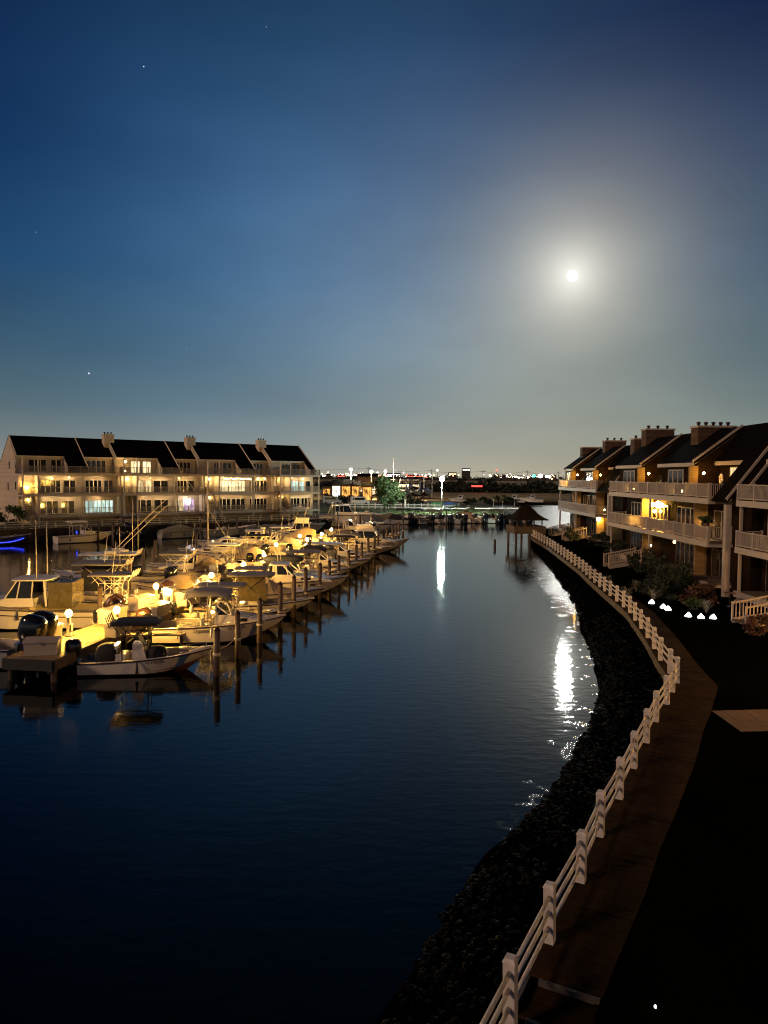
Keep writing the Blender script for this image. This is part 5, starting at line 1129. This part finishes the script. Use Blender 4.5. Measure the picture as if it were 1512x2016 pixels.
for i, (x_, y_) in enumerate(((16.0, 52.5), (17.2, 50.0), (15.6, 47.0), (17.0, 46.2), (18.6, 42.2))):
    t = thing('grass_clump', '%s tuft of pale arching grass from the far end of the garden bed' % ORD[i], 'plant', (x_, y_, 1.27), 0, 'tufts of pale grass in the garden bed'); mb = MB()
    for j in range(70):
        a = rnd.uniform(0, 6.28); r_ = rnd.uniform(.15, .6); hh_ = rnd.uniform(.5, .95); q = [Vector((math.cos(a) * r_ * f, math.sin(a) * r_ * f, hh_ * (1.6 * f - .75 * f * f))) for f in (0, .4, .75, 1)]; sd = Vector((-math.sin(a), math.cos(a), 0)) * .014
        for u_, v_ in zip(q, q[1:]): mb.add([u_ - sd, u_ + sd, v_ + sd, v_ - sd], [(0, 1, 2, 3)])
    mb.build('blades', M['tarpg'], t)
# terrace furniture
def chair(label, x, y, z, rz, m='wicker', group=None):
    g = thing('patio_chair', label, 'chair', (x, y, z), R(rz), group)
    MB().box(-.26, .26, -.26, .26, .40, .45).build('seat', M[m], g)
    mb = MB(); mb.box(-.26, .26, .22, .26, .88, .98)
    for i in range(6): mb.box(-.25 + i * .09, -.20 + i * .09, .225, .255, .455, .879)
    mb.build('backrest', M[m], g)
    for a in (-.23, .23):
        for c in (-.23, .23): MB().box(a - .025, a + .025, c - .025, c + .025, 0, .399).build('leg', M[m], g)
        MB().box(a - .03, a + .03, -.24, .22, .64, .68).build('arm', M[m], g)
def table(label, x, y, z, r=.5, h=.72, m='wicker'):
    g = thing('patio_table', label, 'table', (x, y, z)); MB().lathe([(r * .96, h - .04), (r, h - .02), (r, h)], 20).build('table_top', M[m], g); MB().lathe([(r * .55, 0), (r * .5, .04), (.05, .08), (.05, h - .042)], 12).build('pedestal', M['blackpipe'], g)
chair('slatted chair facing the lamp on the amber lit balcony', 22.7, 62.6, ZR2 + .003, 200); chair('slatted chair at the rail gap of the amber lit balcony', 22.7, 61.6, ZR2 + .003, 20); table('round table between chairs on the amber lit balcony', 22.75, 64.0, ZR2 + .003, .45)
table('round garden table with lit cream top near the frame edge', 20.6, 42.2, 1.27, .42, .75, 'boxw'); table('smaller domed garden table in shadow beside the nearest white post', 21.0, 44.5, 1.27, .34, .85, 'terra')
g = thing('flower_pot', 'pale hanging plant lit greenish on the second balcony near the post', 'plant pot', (22.5, 51.6, ZR2 + .9)); MB().lathe([(.14, 0), (.2, .02), (.24, .3), (.22, .3)], 12).build('pot', M['terra'], g); MB().leaves((0, 0, .55), (.5, .5, .45), 500, .08, 10).build('foliage', M['leaf'], g); MB().path([(0, 0, -.9), (0, 0, 0)], .05, 6).build('stand', M['blackpipe'], g)
g = thing('wreath', 'pale oval wreath on the dark top floor shingles by the lit window', 'wreath', (24.25, 53.9 - .6, ZR3 + 1.35), R(-90))

for u, z, r in ((0, 0, .26), ):
    pts = [(r * .7 * math.cos(t / 12 * 6.283), 0, r * 1.25 * math.sin(t / 12 * 6.283)) for t in range(13)]; MB().path(pts, .08, 7).build('ring', M['cream'], g, True)

# ------------------------------------------------------------------ far shore
def street_lamp(label, px, py, Y, base, g_, r, arm=False):
    top = PY(px, py, Y); t = thing('street_lamp', label, 'lamp', (top.x, Y, base)); h = top.z - base
    MB().path([(0, 0, -.3), (0, 0, h - r * .9)], .14, 8, r1=.10).build('pole', M['lampp'], t, True)
    mb = MB(); mb.lathe([(.02, h + r * 1.12), (r * .8, h + r * 1.0), (r * .9, h + r * .86)], 12); mb.build('hood', M['tin'], t)
    MB().blob((0, 0, h), (r, r, r * .8), 1, 12, 8).build('lamp_head', G[g_], t, True)
street_lamp('tall lamp post with brilliant greenish white head, mirrored in the water', 870, 943, 146.5, 1.3, 'street', .54)
street_lamp('white street lamp rising beyond the pale row house end', 691, 924, 240, 1.46, 'street2', .42)
street_lamp('small warm lamp right of the white street lamp', 731, 929, 234, 1.46, 'yard', .42)
street_lamp('small white lamp over the young tree crown', 759, 928, 243, 1.46, 'street2', .36)
wf = thing('fence', 'white post and rail fence behind the far lawn', 'fence', (0, 0, 1.5))
for i in range(17): MB().box(-11 + i * 1.5 - .09, -11 + i * 1.5 + .09, 168 - .09, 168 + .09, 0, 1.35).build('post', M['fence'], wf)
for z in (.45, 1.0): MB().box(-11, 13, 167.96, 168.04, z - .1, z + .1).build('rail', M['fence'], wf)
gp = PY(798, 986, 166); g = thing('gate_post', 'single tall white post standing in the far fence line', 'post', (gp.x, 166.5, 1.5)); MB().box(-.2, .2, -.2, .2, 0, 2.1).build('shaft', M['fence'], g); MB().lathe([(.3, 2.102), (.3, 2.2), (.02, 2.4)], 4).build('cap', M['fence'], g)
# bins and small objects behind it
g = thing('dumpster', 'green lidded bin behind the far white fence', 'bin', (12.6, 176, 1.5)); MB().taper(-1.3, 1.3, -.8, .8, .1, 1.3, -.1, -.1, -.05).build('body', M['green'], g); MB().box(-1.45, 1.45, -.9, .9, 1.303, 1.42).build('lid', M['green'], g)
g = thing('covered_dinghy', 'dinghy under blue tarpaulin beside the green bin', 'boat', (15.6, 172, 1.5)); st = hull(g, 3.8, 1.5, .6, .8, 'gelg', 'bottomk', .6); [setattr(o, 'location', (-1.9, 0, .4)) for o in list(g.children)]; cv = cover(g, st, 'blue', 0, .97, .5, .4); cv.location = (-1.9, 0, .4)
# low sheds with lit openings
def shed(label, px0, px1, Y, ytop, ybase, openings, roofm='roof'):
    a, b = PY(px0, ybase, Y), PY(px1, ybase, Y); zt = PY(px0, ytop, Y).z; w_ = b.x - a.x
    g = thing('boat_shed', label, 'shed', (a.x, Y, 1.46)); h = zt - 1.46
    MB().box(0, w_, 0, 9, -.2, h).build('wall', M['shed'], g)
    MB().prism([(-.5, h + .004), (9.5, h + .004), (4.5, h + 1.4)], -.4, w_ + .4, 'x').build('roof', M[roofm], g)
    for f0, f1, z0, z1, mm in openings:
        MB().box(f0 * w_, f1 * w_, -.12, -.01, z0 * h, z1 * h).build('opening', G[mm], g)
shed('dark shed with one small orange lit opening, beside the pale row', 634, 652, 225, 957, 975, [(.15, .85, .25, .8, 'orange')])
shed('shed with brilliant white lit doorway under the street lamp', 653, 671, 225, 954, 976, [(.1, .9, .15, .9, 'white')])
shed('shed with bright orange lit doorway right of the white one', 672, 690, 227, 953, 976, [(.05, .95, .2, .85, 'orange')])
shed('shed with plain orange doorway near the young tree', 692, 707, 229, 955, 976, [(.0 + .06, .94, .1, .9, 'orange')])
shed('low orange lit shed half hidden by the young tree', 713, 732, 223, 958, 976, [(.1, .95, .05, .95, 'orange')])
shed('broad orange washed building behind the sheds', 705, 742, 330, 938, 965, [(.1, .6, .1, .45, 'orange')])
def van(label, x, y, rz, m):
    g = thing('parked_van', label, 'van', (x, y, 1.5), R(rz)); MB().prism([(-2.4, .4), (2.4, .4), (2.4, 1.0), (1.7, 1.2), (1.2, 2.1), (-2.4, 2.1)], -.95, .95, 'y').build('body', M[m], g)
    mb = MB()
    for s in (1, -1): mb.box(-1.9, 1.1, s * .955 - .01, s * .955 + .01, 1.3, 1.9)
    mb.build('window', M['glass'], g)
    for a in (-1.5, 1.5):
        for s in (1, -1): MB().path([(a, s * .75, .36), (a, s * .97, .36)], .36, 12).build('wheel', M['rub'], g)
van('white van parked beyond the far lawn, lit by the lamp', -6.2, 190, 8, 'gel'); van('grey van parked left of the white van', -13.5, 192, 4, 'gelg'); van('orange brown van parked right of the white van', .6, 192, 5, 'terra')
# stored boats on stands
stored = [(748, 'cc', 'small pale boat on stands at the yard edge'), (784, 'fb', 'stored flybridge boat leftmost in the boat yard'), (800, 'fb', 'stored flybridge boat second in the boat yard'), (816, 'fb', 'stored flybridge boat with tallest bridge in the yard'), (828, 'fb', 'stored flybridge boat right in the yard, orange lit hull'), (842, 'bl', 'stored boat under blue cover by the lamp')]
for px, ty, lb in stored:
    Y = 252 + rnd.uniform(-6, 6); q = PY(px, 975, Y); g = thing('stored_boat', lb, 'boat', (q.x, Y, 2.6), R(250 + rnd.uniform(-25, 10)), 'boats stored on stands in the yard')
    st = hull(g, 11, 3.4, 1.1, 1.9, 'gel', 'bottom', .4, .5)
    if ty == 'fb': cabin(g, 3.4, 8.6, 5.6, 2.6, 1.5, .8, .4); MB().taper(3.6, 5.8, -1.2, 1.2, 2.95, 3.7, -.1, .4, .1).build('flybridge', M['gel'], g); slab(mb := MB(), 3.2, 5.8, 2.3, 5.1, .08); tp = mb.build('bridge_top', M['gel'], g); mb = MB(); [mb.path([(x, y, 3.6), (x, y, 5.1)], .04, 5) for x in (3.5, 5.4) for y in (-1, 1)]; mb.build('pipework', M['steel'], tp)
    elif ty == 'bl': cover(g, st, 'blue', 0, .97, 1.3, .4)
    else: cabin(g, 3.4, 8.6, 5.6, 2.6, 1.5, .8)
    for x in (2, 5, 8):
        for s in (1, -1): MB().path([(x, s * 1.6, -1.15), (x, s * 1.0, .0)], .07, 5).build('stand', M['rub'], g)
for i, (px, yt, Y, lb) in enumerate([(775, 903, 245, 'tallest thin mast in the boat yard'), (835, 935, 255, 'short mast right of the stored flybridge boats'), (851, 940, 262, 'thin mast just left of the brilliant lamp head'), (789, 942, 250, 'leaning boom among stored boats')]):
    q = PY(px, yt, Y); g = thing('mast', lb, 'mast', (q.x, Y, 1.46)); h = q.z - 1.46; lean = 1.6 if i == 3 else 0
    MB().path([(-lean, 0, 0), (0, 0, h)], .16, 6, r1=.09).build('pole', M['tin'], g); MB().path([(-.9, 0, h * .7), (.9, 0, h * .7)], .06, 5).build('spreader', M['tin'], g)
# utility poles with sagging wire
prev = None; tops = []
for px, yt, lb in ((560, 918, 'utility pole beyond the pale row house end'), (725, 919, 'orange lit utility pole above the sheds'), (850, 924, 'utility pole just left of the brilliant lamp'), (951, 925, 'utility pole above the dark trees, middle of the line'), (1038, 926, 'utility pole right of the middle one over the dark trees'), (1100, 928, 'utility pole almost hidden by the far cedar house')):
    Y = 380; q = PY(px, yt, Y); g = thing('utility_pole', lb, 'utility pole', (q.x, Y, 1.46), 0, 'utility poles along the far road'); h = q.z - 1.46
    MB().path([(0, 0, -.5), (0, 0, h)], .19, 7, r1=.13).build('pole', M['pole'], g); MB().box(-1.3, 1.3, -.08, .08, h - .9, h - .7).build('crossarm', M['pole'], g); tops.append(Vector((q.x, Y, q.z - .65)))
mb = MB()
for a, c in zip(tops, tops[1:]):
    for dx in (-1.1,): mb.path([a.lerp(c, t / 10) + Vector((dx, 0, -1.1 * math.sin(math.pi * t / 10))) for t in range(11)], .045, 4)
tag(mb.build('power_line', M['rub']), 'sagging power line strung between the far utility poles', 'power line')
# dark trees beyond the marsh
gd = 'dark trees beyond the marsh'
px = 862; k = 0
desc = ['spreading', 'squat', 'tall', 'ragged', 'broad', 'narrow', 'rounded']
while px < 1112:
    Y = rnd.uniform(345, 385); top = 946 + rnd.uniform(-4, 6) - (4 if 905 < px < 970 else 0); q = PY(px, top, Y); h = q.z - 1.4
    tree('dark_tree', '%s dark tree, %s from the lamp post in the belt beyond the marsh' % (desc[k % 7], ORD[k]), q.x, Y, 1.4, h, rnd.uniform(6.5, 9.5), 420, .55, 'leafd', gd, .12, 12, lift=.8); px += rnd.uniform(9, 13); k += 1
mb = MB(); mu = MB()
for i in range(1500):
    x = rnd.uniform(-60, 118); y = rnd.uniform(352, 400); 
    if x < 22: y += 40
    s = rnd.uniform(.6, 2.2); mu.leaves((x, y, 1.2 + s), (s * 1.9, s * 1.5, s * 1.5), 9, .8, 4)
kind(tag(mu.build('undergrowth', M['leafd']), 'black band of undergrowth at the foot of the far trees', 'undergrowth'), 'stuff')
# dark waterside brush beyond the far row
for i, (px, py, Y, s) in enumerate([(655, 985, 205, 2.2), (680, 986, 205, 1.8), (706, 985, 203, 1.7), (800, 987, 190, 1.7), (818, 988, 190, 1.5), (925, 992, 200, 1.4), (957, 990, 215, 1.3), (985, 990, 218, 1.8), (1003, 993, 214, 1.6), (640, 980, 240, 3.0), (666, 960, 290, 4.5), (720, 955, 330, 4), (760, 953, 320, 5), (800, 956, 330, 4.5), (840, 955, 340, 4.5)]):
    q = PY(px, py, Y); bush('dark shore bush, %s counted along the far bank from the pale row' % ORD[i] if i < 9 else 'dark hedge clump, %s of those behind the sheds and yard' % ORD[i - 9], q.x, Y, 1.45, s * 1.6, s, s * 1.2, 420, .3, 'leafd', 'dark brush on the far shore')
# small boats at the far lagoon edge
for i, (px, Y, lb) in enumerate([(927, 225, 'small pale boat across the marsh creek, left of the pavilion'), (1032, 232, 'white boat with raised cabin beyond the thatched roof'), (1068, 236, 'white boat beyond the bright water, right of the thatched roof'), (1050, 238, 'open pale boat between two white boats beyond the thatched roof')]):
    q = PY(px, 985, Y); g = thing('motor_boat', lb, 'boat', (q.x, Y - 1, 1.0), R(170), 'boats beyond the bright water'); st = hull(g, 7, 2.5, 1, 1.4, 'gel', 'bottomk', .5); cabin(g, 2.8, 6, 3.6, 1.9, 1.2, .6, .5) if i != 3 else console(g, 2.6)
q = PY(939, 957, 340); g = thing('tail_light_trail', 'long low red trail of tail lights before the dark trees', 'red light', (q.x, 340, 1.46)); hz = q.z - 1.46  # streak of passing tail lights, built as a solid glowing box
MB().box(-2.4, 2.4, -.3, .3, hz - .35, hz + .3).build('streak', G['redtrail'], g)
for x in (-2, 2): MB().box(x - .1, x + .1, .05, .2, -.2, hz - .36).build('leg', M['rub'], g)  # legs added under the trail
# ---- distant town on the horizon
def far_x(px, Y, py=940): return PY(px, py, Y)
bl = [(404, 2), ]
gt = 'low buildings of the distant town'
tw = [(648, 6, 12, 0), (672, 5, 16, 1), (712, 7, 22, 0), (765, 6, 14, 2), (775, 9, 26, 2), (812, 6, 20, 1), (826, 6, 22, 1), (891, 11, 15, 3), (918, 19, 15, 4), (978, 8, 10, 0), (1000, 6, 26, 0), (1022, 6, 20, 2), (1060, 7, 24, 0), (1085, 7, 20, 0)]
nm = ['low dim', 'red lit', 'white lit', 'stepped orange lit', 'tallest twin topped']
for i, (px, h, wd, s) in enumerate(tw):
    Y = 1400; q = far_x(px, Y); g = thing('distant_building', '%s building on the horizon, %s along the skyline from the pale row' % (nm[s], ORD[i]), 'building', (q.x, Y, 1.4), 0, gt); H_ = h + 3
    MB().box(-wd / 2, wd / 2, 0, 12, -1, H_).build('wall', M['town'], g); MB().prism([(-.6, H_ + .01), (12.6, H_ + .01), (6, H_ + 1.6)], -wd / 2 - .5, wd / 2 + .5, 'x').build('roof', M['roof'], g)
    if s:
        mm = ['', 'fr', 'fw', 'fo', 'fw'][s]
        for j in range(3): MB().box(-wd * .45 + j * wd * .31, -wd * .45 + j * wd * .31 + wd * .26, -.3, -.02, H_ - 2.2, H_ - 1.0).build('lit_window', G[mm], g)
cl = {'fw': ('small white light glittering on the far horizon', 'white lights on the horizon'), 'fo': ('small orange light glittering on the far horizon', 'orange lights on the horizon'), 'fr': ('small red light glittering on the far horizon', 'red lights on the horizon')}
proto = {}
for i in range(150):
    px = rnd.uniform(634, 1098); Y = rnd.uniform(1250, 1390); c = rnd.choice(['fw', 'fw', 'fo', 'fo', 'fo']); 
    if 740 < px < 840 and rnd.random() < .35: c = 'fr'
    dens = 1 if px > 965 or px < 850 else .35
    if rnd.random() > dens: continue
    q = PY(px, 934.5 + (px - 756) * .0087 + rnd.gauss(.6, 1.9), Y); r = rnd.choice([.45, .55, .7, .9, 1.2])
    if c not in proto:
        proto[c] = MB().blob((0, 0, 0), (1, 1, .8), 1, 8, 5).build('distant_light', G[c]); o = proto[c]
    else:
        o = proto[c].copy(); COL.objects.link(o)
    o.location = q; o.scale = (r * 1.5, r, r); tag(o, cl[c][0], 'distant light', cl[c][1])
for px, py, r, mt, lb in ((1051, 937, 2.6, 'fg', 'green light on the horizon over the dark trees'), (1064, 937, 3.6, 'fw', 'largest white light on the horizon, right of the green one'), (1076, 938, 2.2, 'fw', 'white horizon light following the largest one'), (1082, 938.5, 2.5, 'fo', 'warm horizon light closest to the far cedar house'),
                          (978, 926, 1.4, 'fr', 'red beacon high over the horizon above the trees'), (861, 926, 1.6, 'fw', 'pale beacon over the brilliant lamp post')):
    q = PY(px, py, 1300); g = thing('distant_light', lb, 'distant light', q); MB().blob((0, 0, 0), (r * 1.2, r, r), 1, 10, 6).build('glow_lens', G[mt], g, True)
    MB().path([(0, 0, -r), (0, 0, -q.z + 1)], .35, 5).build('mast', M['town'], g)
mu = MB()
for i in range(900):
    x = rnd.uniform(-900, 420); y = rnd.uniform(1420, 1600); s = rnd.uniform(1.5, 4.2) * (1 + .6 * noise2(x * .02, 1)); mu.leaves((x, y, 1 + s), (s * 3.2, s * 2, s * 1.3), 8, 2.4, 4)
kind(tag(mu.build('treeline', M['leafd']), 'thin black line of woods along the whole horizon', 'woods'), 'stuff')
# brick end of a neighbouring house behind the pale gable
g = thing('neighbour_house', 'brown shingled house end with sloping pale eave, left of the pale gable', 'house', (-67, 121, 1.5), R(41)); MB().prism([(-7, -.5), (7, -.5), (7, 6), (0, 9.6), (-7, 6)], 0, 9, 'y').build('wall', M['cedar'], g)
MB().prism([(-7.5, 5.85), (0, 9.72), (7.5, 5.85), (7.5, 6.1), (0, 10.0), (-7.5, 6.1)], -.4, 9.4, 'y').build('roof', M['roof'], g)
lp = MB().blob((-1.2, -.25, 3.3), (.16, .16, .2), 1, 10, 6).build('wall_lamp', G['porch'], g, True)

scene.render.engine = 'CYCLES'
cy = scene.cycles
cy.use_denoising = True
try: cy.denoiser = 'OPENIMAGEDENOISE'
except Exception: pass
cy.max_bounces = 5; cy.diffuse_bounces = 2; cy.glossy_bounces = 3; cy.transmission_bounces = 2
cy.caustics_reflective = False; cy.caustics_refractive = False
cy.sample_clamp_indirect = 3; cy.use_light_tree = True
scene.view_settings.view_transform = 'Standard'; scene.view_settings.look = 'None'
scene.view_settings.exposure = 0; scene.view_settings.gamma = 1
cy.filter_width = 1.1
